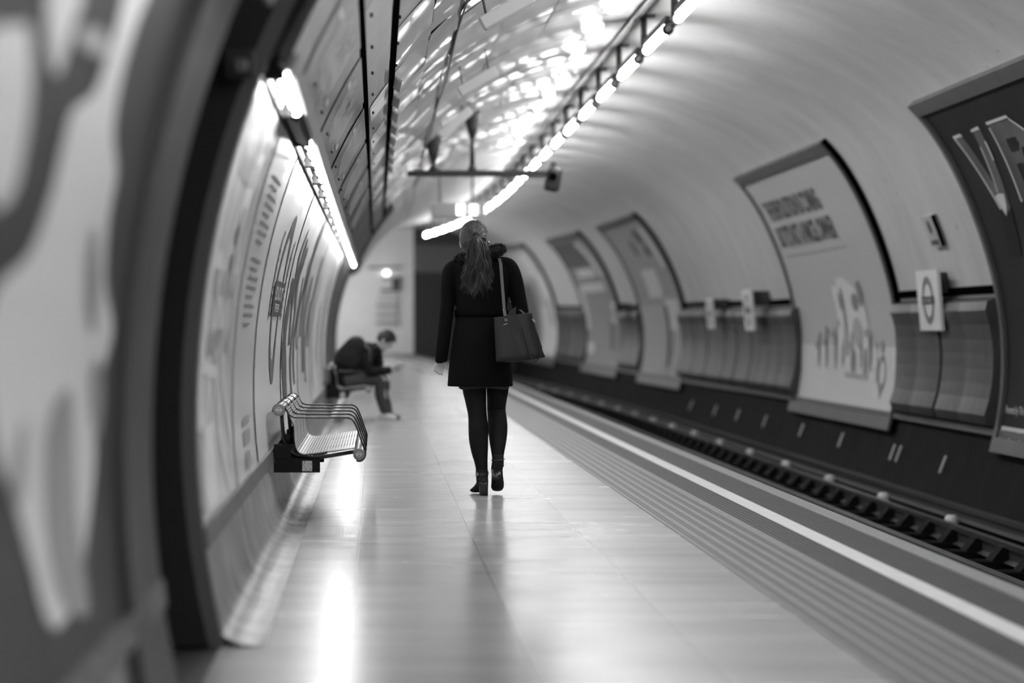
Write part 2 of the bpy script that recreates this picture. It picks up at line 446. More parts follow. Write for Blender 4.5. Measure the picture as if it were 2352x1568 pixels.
# ------------------------------------------------------------------ left wall cladding
PB, PT = phi_of(0.33, True), phi_of(1.915, True)        # poster band 188 .. 158
PU, S1, S2 = 157.2, 147.6, 141.9
def clad(y0, y1, tagn):
    # lower wall with cove down to the floor
    def low(y, t):
        a = W(y, PB + (192.5 - PB) * min(1, t / .4))
        if t <= .4: return a
        s = (t - .4) / .6
        p0 = W(y, 192.5); p2 = P(-0.375, y, 0.003); p1 = P(-0.52, y, 0.0)
        return p0 * (1 - s) ** 2 + p1 * 2 * s * (1 - s) + p2 * s * s
    q = MB(); q.grid(low, ys(y0, y1, .8), ys(0, 1, .08)[::-1])
    struct(q.build('wall_left', M_skirt, smooth=True), 'scuffed grey lower wall panels with a cove, ' + tagn)
    q = MB(); q.grid(lambda y, p: W(y, p, 0.0), ys(y0, y1, 1), ys(PT - 1.0, PB, 2)[::-1])
    struct(q.build('wall_left', M_lframe, smooth=True), 'grey panel wall behind the posters, ' + tagn)
    # upper cladding
    def solid(pa, pb, off, m, lab, thick=0.03):
        q = MB()
        for y_a, y_b in [(y0 + i * 1.2, min(y0 + (i + 1) * 1.2, y1) - .0015) for i in range(int(math.ceil((y1 - y0) / 1.2)))]:
            if y_b - y_a < .1: continue
            o = off + random.uniform(-.0012, .0012)
            prof = [(p, o) for p in ys(pa, pb, 3)] + [(p, o - thick) for p in ys(pb, pa, 3)]
            q.ring_loft([[W(y, p, oo) for p, oo in prof] for y in (y_a, (y_a + y_b) / 2, y_b)])
        struct(q.build('wall_left', m), lab)
    solid(S1 + .45, PU, 0.085, M_enamel_b, 'dark grey enamel cladding above the light slot, ' + tagn)
    solid(S2 + .5, S1 - .45, 0.07, M_enamel_c, 'mid grey enamel cladding below the ceiling panels, ' + tagn)
    # top ledge of the poster frame and underside lip
    q = MB()
    prof = [(PT, 0.0), (PT, 0.02), (PT - .3, 0.02), (PT - .3, 0.0)]
    q.ring_loft([[W(y, p, o) for p, o in prof] for y in ys(y0, y1, 2)])
    struct(q.build('trim_6', mat('black_ledge', .012, .7, .1)), 'grey ledge above the posters, ' + tagn)
    q = MB()
    prof = [(PU + .1, 0.088), (PU + .1, 0.108), (PU - .9, 0.108), (PU - .9, 0.088)]
    q.ring_loft([[W(y, p, o) for p, o in prof] for y in ys(y0, y1, 2)])
    struct(q.build('trim_7', mat('pale_lip', .30, .5)), 'grey lip under the upper cladding, ' + tagn)
    q = MB()
    prof = [(PB + .15, -0.01), (PB + .15, 0.03), (PB - 1.15, 0.03), (PB - 1.15, -0.01)]
    q.ring_loft([[W(y, p, o) for p, o in prof] for y in ys(y0, y1, 2)])
    struct(q.build('trim_8', mat('dirty_frame_rail', .09, .45, var=.6, vscale=9)), 'dirty dark rail under the posters, ' + tagn)
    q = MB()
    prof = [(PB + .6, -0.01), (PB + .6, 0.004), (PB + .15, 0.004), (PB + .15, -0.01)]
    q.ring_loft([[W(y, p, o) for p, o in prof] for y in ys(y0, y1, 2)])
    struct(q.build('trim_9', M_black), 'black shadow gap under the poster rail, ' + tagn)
clad(8.05, 34.5, 'beyond the doorway')
clad(Y0, 6.44, 'before the doorway')
# dark end frame of the cladding
def hoop(name, y0, y1, p0, p1, o0, o1, m, label):
    q = MB()
    q.ring_loft([[W(y0, p, o0), W(y0, p, o1), W(y1, p, o1), W(y1, p, o0)] for p in ys(p0, p1, 2)])
    return struct(q.build(name, m), label)
hoop('trim_10', 29.0, 36.0, 159, 195, -.12, .014, M_paint_d, 'dark end panel of the left cladding')
hoop('trim_10', 34.4, 36.0, 138, 159, -.12, .10, M_paint_d, 'dark curved end frame of the left cladding')
hoop('trim_11', 8.02, 8.12, 120, 195, -.03, .02, mat('jamb_grey', .09, .45), 'grey jamb on the far side of the dark doorway')
hoop('trim_12', 6.0, 6.45, 120, 193, -.2, .02, mat('jamb_grey2', .05, .5, .3, var=.3), 'grey pilaster on the near side of the dark doorway')
hoop('trim_13', 5.66, 6.0, 120, 191, -.02, .03, M_paint_d, 'dark frame of the nearest poster')
# doorway recess
mb = MB()
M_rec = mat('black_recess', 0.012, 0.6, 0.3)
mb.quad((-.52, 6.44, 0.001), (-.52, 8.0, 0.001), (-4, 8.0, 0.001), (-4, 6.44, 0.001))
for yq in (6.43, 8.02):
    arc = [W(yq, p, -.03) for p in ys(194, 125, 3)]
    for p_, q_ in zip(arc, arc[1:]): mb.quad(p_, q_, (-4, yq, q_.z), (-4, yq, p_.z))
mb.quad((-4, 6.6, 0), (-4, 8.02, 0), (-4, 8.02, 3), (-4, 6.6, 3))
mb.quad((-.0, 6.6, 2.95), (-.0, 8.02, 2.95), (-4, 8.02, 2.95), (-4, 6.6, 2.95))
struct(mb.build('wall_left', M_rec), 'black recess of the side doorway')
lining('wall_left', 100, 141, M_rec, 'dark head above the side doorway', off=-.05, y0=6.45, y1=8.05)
b_ = thing('call_point', (-.45, 7.9, 1.9), 'small dim box with a pale button high in the black doorway', 'wall box')
MB().rbox((-.45, 7.95, 1.93), .10, .08, .09, .01).build('body', mat('box_grey', .015, .6), b_)
MB().rbox((-.445, 7.905, 1.92), .045, .02, .045, .008).build('button', mat('button_pale', .12, .5), b_)

# black seams between the cladding tiers, and the thin cable along the ceiling
def seam(name, p0, p1, o, m, label, y0, y1):
    q = MB(); prof = [(p0, o), (p0, o - .05), (p1, o - .05), (p1, o)]
    q.ring_loft([[W(y, p, oo) for p, oo in prof] for y in ys(y0, y1, 1.5)])
    return struct(q.build(name, m), label)
seam('trim_14', S1 - .5, S1 + .5, .088, M_black, 'black seam in the upper cladding', 8.05, 34)
seam('trim_15', S2 - .5, S2 + .5, .075, M_black, 'black seam under the ceiling panels', Y0, 37)
q = MB(); q.tube([W(y, 128.4, .045 + .01 * math.sin(y)) for y in ys(14, 46, .8)], .008, 6)
tag(q.build('cable', M_paint_d), 'thin black cable running along the pale ceiling panels', 'cable')
# stepped white panel edges along the second seam
edge_proto = None
for i in range(8):
    y = 15.4 + i * 1.2
    q = MB()
    prof = [(S2 - .5, 0.03), (S2 - .5, .13), (S2 - .75, .13), (S2 - .75, .03)]
    q.ring_loft([[W(y + k * .58, p + (.25 if k else 0), o) for p, o in prof] for k in (0, 1)])
    struct(q.build('trim_16', mat('panel_edge', .42, .4)), 'pale folded edge of a ceiling panel')
# screw heads on the cladding
q = MB()
for i in range(24):
    y = 9.3 + i * 1.2
    for pp, oo in ((PU - 1.6, .115), (S1 - 1.1, .1), (S2 - 1.6, .04)):
        for d in (0, .05):
            c_ = W(y + d, pp, oo)
            q.ball(c_, .008, .012, .008, 6, 4)
struct(q.build('trim_20', M_paint_d), 'small dark screw heads on the upper cladding')

# ------------------------------------------------------------------ posters
def mapR(yl, pb=-15.3 + 1.6):
    def fn(u, v, off): return W(yl - u, pb + math.degrees(v / R0), 0.045 + off)
    return fn
def mapL(yn):
    def fn(u, v, off): return W(yn + u, PB - 1.15 - math.degrees(v / R0), 0.006 + off)
    return fn
PHT = math.radians(PB - 1.15 - PT) * R0      # printed height on the left wall
def panel(fn, u0, v0, u1, v1, off=0.0, nv=14):
    q = MB(); q.grid(lambda v, u: fn(u, v, off), ys(v0, v1, (v1 - v0) / nv), ys(u0, u1, max(.5, (u1 - u0) / 6)))
    return q
M_ptext = mat('print_dark_grey', 0.07, 0.6, 0.2)
def wall_poster(yl, wd, label, shade, sheet=None):
    root = thing('wall_poster', W(yl - wd / 2, -15.3, 0), label, 'poster', 'large posters across the tracks')
    fn = mapR(yl)
    H = math.radians(60.8) * R0
    fr = MB(); pb = -15.3
    def bar(u0, u1, v0, v1):
        prof = [(u0, v0), (u0, v1), (u1, v1), (u1, v0)]
        n = max(1, int((v1 - v0) / .12))
        rings = [[W(yl - u, pb + math.degrees((v0 + (v1 - v0) * k / n) / R0), o) for u, o in ((u0, 0), (u0, .08), (u1, .08), (u1, 0))] for k in range(n + 1)]
        fr.ring_loft(rings)
    bar(0, wd, 0, .14); bar(0, wd, H - .13, H); bar(0, .10, .14, H - .13); bar(wd - .06, wd, .14, H - .13)
    fr.build('poster_frame', M_frame, root)
    g_ = MB(); n = 24  # black strip along the near edge, painting in the shadow gap beside the frame
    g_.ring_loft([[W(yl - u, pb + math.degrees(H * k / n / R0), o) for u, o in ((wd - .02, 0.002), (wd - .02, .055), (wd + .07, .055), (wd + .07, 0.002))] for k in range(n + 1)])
    g_.build('shadow_gap_strip', M_black, root)
    sh = panel(fn, .1, .14 - .086, wd - .1, H - .13 - .086).build('poster_sheet', shade, root, smooth=True)
    return root, fn, H - .2, sh
# dark poster with big letters (nearest)
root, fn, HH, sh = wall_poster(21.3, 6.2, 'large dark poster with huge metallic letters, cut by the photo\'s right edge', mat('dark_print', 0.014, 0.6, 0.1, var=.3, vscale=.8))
M_let = mat('metallic_letter', 0.07, 0.45, 0.3, var=.5, vscale=2)
M_hi = mat('letter_highlight', 0.55, 0.4)
M_lo = mat('letter_dark', 0.008, 0.6, .1)
top = 2.52
V_ = [[(.55, top - .0), (.80, top + .0), (1.12, 1.32), (1.13, .95), (1.02, .92)], [(1.13, .95), (1.12, 1.32), (1.18, top + .0), (1.42, top + .02), (1.32, .92), (1.2, .85)]]
R_ = [[(1.72, top + .04), (1.98, top + .04), (1.98, 1.0), (1.72, 1.0)], [(1.98, top + .04), (2.35, top + .04), (2.58, 2.3), (2.58, 2.1), (2.3, 2.1), (2.2, 2.22), (1.98, 2.22)],
      [(2.3, 2.1), (2.58, 2.1), (2.55, 1.85), (2.35, 1.72), (1.98, 1.72), (1.98, 1.95), (2.22, 1.95)], [(2.15, 1.72), (2.42, 1.75), (2.72, 1.0), (2.42, 1.0)],
      [(3.1, top + .06), (3.36, top + .06), (3.36, 1.0), (3.1, 1.0)], [(3.36, top + .06), (4.1, top + .06), (4.1, 2.26), (3.36, 2.26)], [(3.36, 1.9), (3.95, 1.9), (3.95, 1.65), (3.36, 1.65)]]
LQ = lambda L_: [[(a_ - .12 * (2.58 - b_) / 1.7, 2.05 + (b_ - .85) * .434) for a_, b_ in p_] for p_ in L_]
decal('printed_letters', poly_bm(LQ(V_ + R_)), fn, M_let, sh, .1, off=.006)
hl = [[(.53, top + .0), (.83, top + .0), (.80, top + .07), (.53, top + .06)], [(1.16, top + .02), (1.44, top + .03), (1.42, top + .1), (1.16, top + .07)],
      [(1.7, top + .06), (2.37, top + .07), (2.34, top + .13), (1.7, top + .12)], [(2.36, top + .07), (2.62, 2.3), (2.58, 2.28), (2.34, top + .05)], [(3.08, top + .08), (4.1, top + .08), (4.1, top + .14), (3.08, top + .14)],
      [(.53, top), (.57, top), (1.04, .93), (1.0, .93)], [(1.7, top), (1.73, top), (1.74, 1.0), (1.7, 1.0)], [(1.10, 1.25), (1.13, 1.3), (1.2, top - .3), (1.17, top - .3)],
      [(.98, 1.2), (1.12, 1.25), (1.28, 1.22), (1.24, 1.0), (1.13, .78), (1.04, 1.0)], [(1.38, 2.3), (1.42, 2.3), (1.40, 1.9), (1.36, 1.9)], [(3.08, top), (3.11, top), (3.11, 1.1), (3.08, 1.1)]]
decal('letter_highlights', poly_bm(LQ(hl)), fn, M_hi, sh, .1, off=.009)
decal('letter_shadow', poly_bm(LQ([[(1.0, .95), (1.13, .74), (1.34, .95), (1.25, -.05), (.85, -.05)], [(2.1, 2.05), (2.28, 2.05), (2.28, 2.22), (2.1, 2.22)], [(2.26, 1.8), (2.5, 1.8), (2.55, 2.0), (2.3, 2.0)],
                                  [(1.75, .95), (2.0, .95), (1.95, .2), (1.75, .2)]])), fn, M_lo, sh, .1, off=.008)
decal('printed_caption', text_mesh('Powered by TiVo', .10, bold=.0015, sx=.85), fn, mat('print_pale', .42, .5), sh, .1, .16, .28, .006)
sh2 = panel(fn, .12, -.02, 6.0, .16, .006, 3).build('white_footer', mat('white_print', 0.5, 0.5), sh)
rows = []
for r in range(2):
    u = .2
    while u < 5.6:
        l = random.uniform(.15, .5); rows.append(rect(u, .10 - r * .055, u + l, .115 - r * .055 + .01)); u += l + .07
decal('footer_text', poly_bm(rows), fn, M_ptext, sh, .1, off=.010)
# pale poster with printed headline
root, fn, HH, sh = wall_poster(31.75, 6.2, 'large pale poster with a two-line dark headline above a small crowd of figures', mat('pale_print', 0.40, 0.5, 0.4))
panel(fn, .11, .06, 6.08, .82, .004, 5).build('lower_print_band', mat('paler_print', 0.56, 0.5, 0.4), sh)
decal('printed_headline', text_mesh('THE REVOLUTION IS COMING', .36, bold=.014, sx=.80, space=.92), fn, M_ptext, sh, .1, .45, 2.49, .006)
decal('printed_headline', text_mesh('BUT IT\'S NOT A PARCEL OWNER', .38, bold=.014, sx=.72, space=.92), fn, M_ptext, sh, .1, .45, 2.12, .006)
decal('printed_subline', poly_bm([rect(.5, 1.98, 4.5, 2.005)]), fn, mat('print_mid', .25, .6), sh, .1, off=.006)
fig_p, fig_d, fig_m = [], [], []
fig_p += [rect(2.9, .75, 3.5, 2.1), [(3.2, 2.1), (3.6, 2.3), (4.6, 1.9), (4.6, .55), (3.3, .55)], ellipse(3.0, 1.95, .16, .2), ellipse(3.35, 2.12, .14, .17)]
fig_m += [ellipse(4.05, 1.25, .28, .27)] + [rect(3.3, .40, 4.6, .50)]
fig_d += [ellipse(3.25, 1.82, .10, .17), ellipse(4.1, 1.80, .2, .17), ellipse(4.45, 1.95, .16, .24), ellipse(3.75, .72, .17, .22), rect(4.35, .42, 4.52, .95)]
for k in range(15):
    u = 1.35 + k * .26 + random.uniform(-.05, .05); hgt = random.uniform(.35, .75) + (.35 if 2.0 < u < 2.9 else 0)
    (fig_d if k % 2 else fig_p).append(ellipse(u, .72 + hgt / 4, .07, hgt / 2, 14))
    (fig_m if k % 3 else fig_d).append(ellipse(u + .05, .72 + hgt * .7, .06, .08, 12))
SQ = lambda L_: [[(a_, .44 + (b_ - .40) * .64) for a_, b_ in p_] for p_ in L_]
decal('printed_figure_group', poly_bm(SQ(fig_p)), fn, mat('print_lightest', .6, .5), sh, .1, off=.008)
decal('printed_figure_group', poly_bm(SQ(fig_d)), fn, mat('print_darker', .16, .5), sh, .1, off=.011)
decal('printed_figure_group', poly_bm(SQ(fig_m)), fn, mat('print_mid2', .33, .5), sh, .1, off=.014)
em = ring_polys(0, 0, .30, .2)
bm = poly_bm([[(a_ * .72, b_ * .72) for a_, b_ in p_] for p_ in em + [ellipse(0, .42, .14, .1), ellipse(-.34, .05, .08, .2), rect(-.45, -.62, .35, -.57)] + [[(-.2, -.15), (.2, -.15), (0, -.42)]]])
decal('printed_emblem', bm, fn, mat('print_emblem', .2, .5), sh, .1, 5.35, .52, .009)
# three blurred posters farther on
def blot_poster(yl, wd, label, g, spec_list):
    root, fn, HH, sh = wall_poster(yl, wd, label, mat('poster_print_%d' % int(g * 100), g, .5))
    for k, (gg, polys) in enumerate(spec_list):
        decal('printed_shape', poly_bm(polys), fn, mat('ink_%d' % int(gg * 100), gg, .55), sh, .15, off=.006 + .004 * k)
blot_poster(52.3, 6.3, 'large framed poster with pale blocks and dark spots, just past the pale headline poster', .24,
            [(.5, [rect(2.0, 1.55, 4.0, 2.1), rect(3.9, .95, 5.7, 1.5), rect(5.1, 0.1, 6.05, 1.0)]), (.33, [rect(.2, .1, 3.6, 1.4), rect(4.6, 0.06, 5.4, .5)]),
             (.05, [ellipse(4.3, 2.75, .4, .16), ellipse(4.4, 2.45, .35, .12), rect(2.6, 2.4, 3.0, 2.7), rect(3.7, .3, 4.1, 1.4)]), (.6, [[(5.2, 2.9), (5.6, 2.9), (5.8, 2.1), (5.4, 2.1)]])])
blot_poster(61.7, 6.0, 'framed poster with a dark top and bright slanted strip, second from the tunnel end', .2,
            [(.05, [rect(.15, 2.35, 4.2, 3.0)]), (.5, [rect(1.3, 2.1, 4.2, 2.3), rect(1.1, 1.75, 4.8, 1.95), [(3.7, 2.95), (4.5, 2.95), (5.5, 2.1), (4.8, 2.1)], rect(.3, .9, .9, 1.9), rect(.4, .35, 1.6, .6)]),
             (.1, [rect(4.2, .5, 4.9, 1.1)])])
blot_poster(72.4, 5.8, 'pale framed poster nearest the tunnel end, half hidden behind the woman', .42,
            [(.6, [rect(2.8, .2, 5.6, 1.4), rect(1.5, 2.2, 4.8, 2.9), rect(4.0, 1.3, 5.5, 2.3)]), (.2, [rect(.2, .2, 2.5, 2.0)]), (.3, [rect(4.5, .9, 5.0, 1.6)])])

# ---- left wall posters
def left_poster(y0, y1, label, m):
    root = thing('wall_poster', W((y0 + y1) / 2, PB, 0), label, 'poster', 'posters on the platform wall')
    fn = mapL(y0)
    sh = panel(fn, .03, .0, y1 - y0 - .03, PHT, 0, 14).build('poster_sheet', m, root, smooth=True)
    return root, fn, sh
PG = mat('poster_gloss_pale', 0.62, 0.22, 0.5)
root, fn, sh = left_poster(8.16, 11.96, 'street map poster with pale roads, beside the dark doorway', mat('map_ground', 0.62, 0.25, 0.5))
roads = []
def road(pts, wd):
    for (a, b), (c, d) in zip(pts, pts[1:]):
        L_ = math.hypot(c - a, d - b); nx, ny = -(d - b) / L_ * wd / 2, (c - a) / L_ * wd / 2
        roads.append([(a + nx, b + ny), (c + nx, d + ny), (c - nx, d - ny), (a - nx, b - ny)])
road([(.2, .1), (.5, .45), (.75, .75), (1.0, 1.05), (1.3, 1.5)], .09); road([(.1, .95), (.7, .9), (1.3, .55), (1.9, .2)], .07)
road([(.4, 1.5), (.6, 1.1), (.75, .75), (1.2, .3), (1.5, .05)], .08); road([(1.1, .2), (1.5, .7), (1.8, 1.2), (2.0, 1.55)], .06)
road([(.2, .55), (.9, .5), (1.6, .95)], .05); road([(.9, 1.5), (1.2, 1.1), (1.7, .9), (1.9, .5)], .05)
roads.append(rect(.05, 0.02, .35, 1.6)); roads.append(rect(1.15, 1.15, 1.5, 1.62)); roads.append(rect(.05, .02, .9, .32))
decal('printed_roads', poly_bm(roads), fn, mat('map_road', .85, .25), sh, .1, off=.003)
blk = [rect(.5 + .25 * i, .35 + .22 * j, .66 + .25 * i, .45 + .22 * j) for i in range(5) for j in range(5) if (i * 3 + j) % 3]
decal('printed_blocks', poly_bm(blk), fn, mat('map_block', .55, .25), sh, .1, off=.0045)
decal('printed_landmark', poly_bm([[(1.08, 1.02), (1.16, 1.02), (1.12, 1.14)], [(1.2, 1.0), (1.3, 1.0), (1.24, 1.12)], ellipse(1.18, .92, .05, .05), rect(1.42, 1.38, 1.48, 1.45)]), fn, mat('map_ink', .02, .4), sh, .1, off=.006)
panel(fn, 2.1, 0.0, 3.75, PHT, .004, 14).build('key_panel', mat('map_key', .72, .22), sh, smooth=True)
tx = []
for j in range(17):
    v = .52 + j * .042
    if j == 8: continue
    n_ = 2.7; tx.append(rect(2.5, v + .02 + .14, 3.25 - .2 * (j % 3 == 0), v + .036 + .14))
decal('printed_text_list', poly_bm(tx), fn, mat('map_text', .2, .4), sh, .1, off=.008)
decal('printed_small_chart', poly_bm([rect(2.75, .22, 3.3, .26), rect(2.75, .13, 3.3, .20), rect(2.8, .02, 3.2, .10)]), fn, mat('map_text2', .33, .4), sh, .1, off=.008)

root, fn, sh = left_poster(12.1, 15.35, 'white wall panel with a tall ring-and-bar station roundel', mat('white_sign_panel', .85, .2, .5))
M_ring = mat('roundel_ring_grey', 0.11, 0.35, 0.5)
M_bar = mat('roundel_bar_dark', 0.06, 0.35, 0.5)
rc = (1.95, .84)
decal('roundel_ring', poly_bm(ring_polys(rc[0], rc[1], .50, .37, 48)), fn, M_ring, sh, .08, off=.004)
decal('roundel_bar', poly_bm([rect(rc[0] - .62, rc[1] - .10, rc[0] + .62, rc[1] + .10)]), fn, M_bar, sh, .05, off=.007)
decal('roundel_lettering', text_mesh('BOND ST', .115, bold=.002, sx=2.05), fn, mat('roundel_letters', .55, .4), sh, .05, rc[0] - .53, rc[1] - .01, .010)
decal('roundel_lettering', text_mesh('STREET', .065, bold=.001, sx=2.6), fn, mat('roundel_letters', .55, .4), sh, .05, rc[0] - .34, rc[1] - .075, .010)
sbar = []
for uu in (1.08, 2.70):
    sbar.append(rect(uu, rc[1] - .12, uu + .12, rc[1] + .34))
decal('side_stripe', poly_bm(sbar), fn, mat('stripe_grey', .26, .4), sh, .08, off=.004)
decal('side_stripe_marks', poly_bm([rect(uu, rc[1] - .1 + k * .05, uu + .12, rc[1] - .085 + k * .05) for uu in (1.08, 2.70) for k in range(8)] + [rect(uu, rc[1] + .34, uu + .12, rc[1] + .37) for uu in (1.08, 2.70)]), fn, mat('stripe_dark', .1, .4), sh, .08, off=.006)

def brush_poster(y0, y1, label, g, seeds, gd, inkn):
    root, fn, sh = left_poster(y0, y1, label, mat('paper_%d' % int(g * 100), g, .24, .5))
    rnd = random.Random(seeds); pol = []
    for c_, wdt, lo, hi in inkn:
        n = 10; lft = []; rgt = []
        for k in range(n + 1):
            v = lo + (hi - lo) * k / n; sw = wdt * (1 - .5 * abs(k / n - .4)) * rnd.uniform(.75, 1.25)
            c2 = c_ + .12 * math.sin(k * .7 + c_)
            lft.append((c2 - sw / 2, v)); rgt.append((c2 + sw / 2, v))
        for k in range(n): pol.append([lft[k], rgt[k], rgt[k + 1], lft[k + 1]])
    decal('brush_strokes', poly_bm(pol), fn, mat('ink_%d' % int(gd * 100), gd, .4), sh, .1, off=.004)
brush_poster(15.45, 18.6, 'white poster with bold dark brush strokes, just past the roundel panel', .85, 3, .07,
             [(.5, .7, .12, 1.0), (.8, .22, .9, 1.35), (1.15, .36, .55, 1.3), (1.6, .4, .8, 1.25), (1.75, .3, .1, .85), (2.35, .3, .25, 1.05), (.2, .1, .1, .7), (2.8, .2, .5, 1.2)])
brush_poster(18.7, 21.9, 'grey poster with streaked figures, second past the roundel panel', .7, 5, .13,
             [(.3, .4, .6, 1.55), (1.2, .7, .3, 1.1), (1.9, .4, .2, .9), (2.6, .5, .5, 1.3)])
brush_poster(22.0, 25.2, 'pale poster with two thin dark streaks, above the near end of the far bench', .82, 8, .3, [(.7, .6, .1, 1.2), (2.4, .5, .3, .9)])
brush_poster(25.3, 28.9, 'pale poster behind the seated man', .75, 9, .18, [(1.5, .6, .2, 1.3)])
# nearest poster, big soft artwork
root, fn, sh = left_poster(1.0, 5.66, 'dark poster with big pale splashes, nearest the viewer at the left edge', mat('splash_ground', 0.035, 0.45, 0.2, var=.3, vscale=2))
def blob(pts):   # smooth closed outline through pts (Catmull-Rom)
    n = len(pts); out = []
    for i in range(n):
        p0, p1, p2, p3 = pts[(i - 1) % n], pts[i], pts[(i + 1) % n], pts[(i + 2) % n]
        for t in (0, .25, .5, .75):
            out.append(tuple(.5 * (2 * p1[k] + (p2[k] - p0[k]) * t + (2 * p0[k] - 5 * p1[k] + 4 * p2[k] - p3[k]) * t * t + (3 * p1[k] - p0[k] - 3 * p2[k] + p3[k]) * t ** 3) for k in (0, 1)))
    return out
# poster-plane coordinates of an image point on the wall (used once, to lay the artwork out)
def onwall(px, py):
    # solve for wall point whose projection from the picture's viewpoint is px, py
    best = None
    for k in range(400):
        phi = 196 - k * .12
        X = CX + R0 * math.cos(rad(phi)); Z = CZ + R0 * math.sin(rad(phi))
        y = X * FPX / (px - 865); 
        e = abs(750 - FPX * (Z - CAMZ) / y - py)
        if best is None or e < best[0]: best = (e, y, phi)
    e, y, phi = best
    return (y - 1.0, math.radians(PB - 1.15 - phi) * R0)
def img_blob(pts): return [blob([onwall(*p) for p in pts])]
decal('pale_splash', poly_bm(img_blob([(20, 60), (55, 70), (55, 250), (20, 440), (-40, 460), (-60, 100)]) +
                             img_blob([(100, -40), (180, -40), (150, 80), (120, 170), (100, 120)]) +
                             img_blob([(290, -60), (345, -60), (300, 60), (265, 190), (250, 300), (258, 400), (238, 520), (232, 650), (250, 760), (215, 900), (205, 1100), (170, 1350), (110, 1450), (60, 1300), (20, 1150), (-30, 1000), (-40, 700), (55, 575), (110, 420), (150, 260), (190, 220), (215, 190), (255, 60)])),
      fn, mat('splash_pale', 0.72, 0.3), sh, .1, off=.004)
decal('grey_splash', poly_bm(img_blob([(190, 560), (205, 520), (215, 640), (200, 760), (185, 700)]) + img_blob([(90, 1000), (150, 900), (160, 1150), (190, 1400), (120, 1350)]) +
                             img_blob([(25, 1010), (45, 960), (40, 1130), (10, 1150)]) + img_blob([(195, 850), (215, 820), (225, 900), (215, 1000), (198, 960)]) + img_blob([(160, 60), (220, 60), (235, 130), (170, 110)])),
      fn, mat('splash_mid', 0.28, 0.3), sh, .1, off=.007)

# printed diagrams on the dark cladding above the slot
def mapU(yn, p0, o):
    def fn(u, v, off): return W(yn + u, p0 - math.degrees(v / R0), o + off)
    return fn
for i, yb in enumerate((8.9, 11.6, 14.3, 17.0, 19.7, 22.4)):
    rt = thing('line_diagram', W(yb + 1, PU - 3, .1), 'dark frieze panel of pale lettering above the light slot, ' +
               ['nearest the doorway', 'second from the doorway', 'third from the doorway', 'fourth from the doorway', 'fifth from the doorway', 'farthest from the doorway'][i], 'diagram', 'frieze diagrams above the slot lights')
    f_ = mapU(yb, PU - 1.0, .087)
    pn = panel(f_, 0, 0, 2.3, .44, .004, 4).build('panel', mat('frieze_dark', .085, .3, .2), rt, smooth=True)
    rnd = random.Random(i); tx = []
    for j in range(30):
        a = .45 + j * .05; v = .03 + .06 * rnd.random() + .07 * abs(j - 14) / 14
        tx.append(rect(a, v, a + .027, v + rnd.uniform(.16, .26)))
        if j % 3: tx.append(rect(a, .3, a + .022, .3 + rnd.uniform(.03, .1)))
    tx.append(rect(.15, .3, .42, .33)); tx.append(rect(1.9, .1, 2.15, .13))
    decal('pale_lettering', poly_bm(tx), f_, mat('frieze_letters', .5, .3), pn, .1, off=.007)
for i, yb in enumerate((15.2, 17.7, 20.2, 22.7, 25.2, 27.7)):
    rt = thing('advert_card', W(yb + .5, S2 + 3, .1), 'pale smudged card on the mid grey cladding, ' + ['nearest one', 'second nearest', 'third nearest', 'fourth nearest', 'fifth nearest', 'farthest one'][i], 'card', 'cards on the upper cladding')
    f_ = mapU(yb, S1 - 1.2, .0695)
    panel(f_, 0, 0, 1.2, .20, .004, 3).build('card', mat('card_pale', .55, .25, var=.5, vscale=7), rt, smooth=True)

# ------------------------------------------------------------------ cable cover panels on the right wall
def cover_profile():
    zt, zb = 1.336, 0.17
    pr = [(phi_of(zt, False), 0.005), (phi_of(zt - .02, False), 0.13), (phi_of(zt - .10, False), .16)]
    for k in range(1, 7):
        t = k / 7; pr.append((phi_of(zt - .1 - (zt - .2 - zb) * t, False), .15 - .03 * math.sin(t * PI)))
    pr += [(phi_of(zb + .08, False), .16), (phi_of(zb, False), .12), (phi_of(zb, False), 0.005)]
    return pr
PR = cover_profile()
occupied = [(15.1, 21.3), (25.55, 31.75), (46.0, 52.3), (55.7, 61.7), (66.6, 72.4)]
y = 21.4; n_ = 0; stretch = 0; prev_occ = False
while y < 72:
    y2 = y + 1.0
    if any(y + .5 > a and y + .5 < b for a, b in occupied): y = y2; prev_occ = True; continue
    if prev_occ: stretch += 1; n_ = 0; prev_occ = False
    root = thing('cable_cover', W(y + .5, PR[-1][0], 0), 'dark steel cable cover, %s past the %s' % (ORD[n_], ['dark lettered poster', 'pale headline poster', 'poster of pale blocks and dark spots', 'poster with a dark top', 'pale poster nearest the tunnel end'][stretch]), 'wall panel', 'cable covers between the posters')
    q = MB(); wob = random.uniform(-.015, .015)
    rings = []
    for k in range(5):
        yy_ = y + .012 + (.976) * k / 4
        bul = .02 * math.sin(PI * k / 4) + wob
        rings.append([W(yy_, p, o + (bul if 0 < i < len(PR) - 1 else 0)) for i, (p, o) in enumerate(PR)])
    q.ring_loft(rings)
    q.build('panel', M_cover, root, smooth=False)
    q = MB()
    for d in (.2, .75): q.ball(W(y + d, phi_of(.62, False), .085 + wob), .012, .014, .03, 8, 5)
    q.build('fixing', M_paint_d, root)
    y = y2; n_ += 1
q = MB()
for y in ys(15.5, 69, 1.0):
    pass
prof = [(phi_of(1.44, False), 0), (phi_of(1.43, False), .03), (phi_of(1.37, False), .03), (phi_of(1.36, False), 0)]  # raised black strip that paints the shadow line over the covers
q.ring_loft([[W(y, p, o) for p, o in prof] for y in ys(15, 73, 2)])
struct(q.build('shadow_line_strip', M_black), 'black strip painted in as the shadow line above the cable covers')
prof = [(phi_of(.15, False), 0), (phi_of(.15, False), .06), (phi_of(.09, False), .06), (phi_of(.09, False), 0)]
q = MB(); q.ring_loft([[W(y, p, o) for p, o in prof] for y in ys(15, 73, 2)])
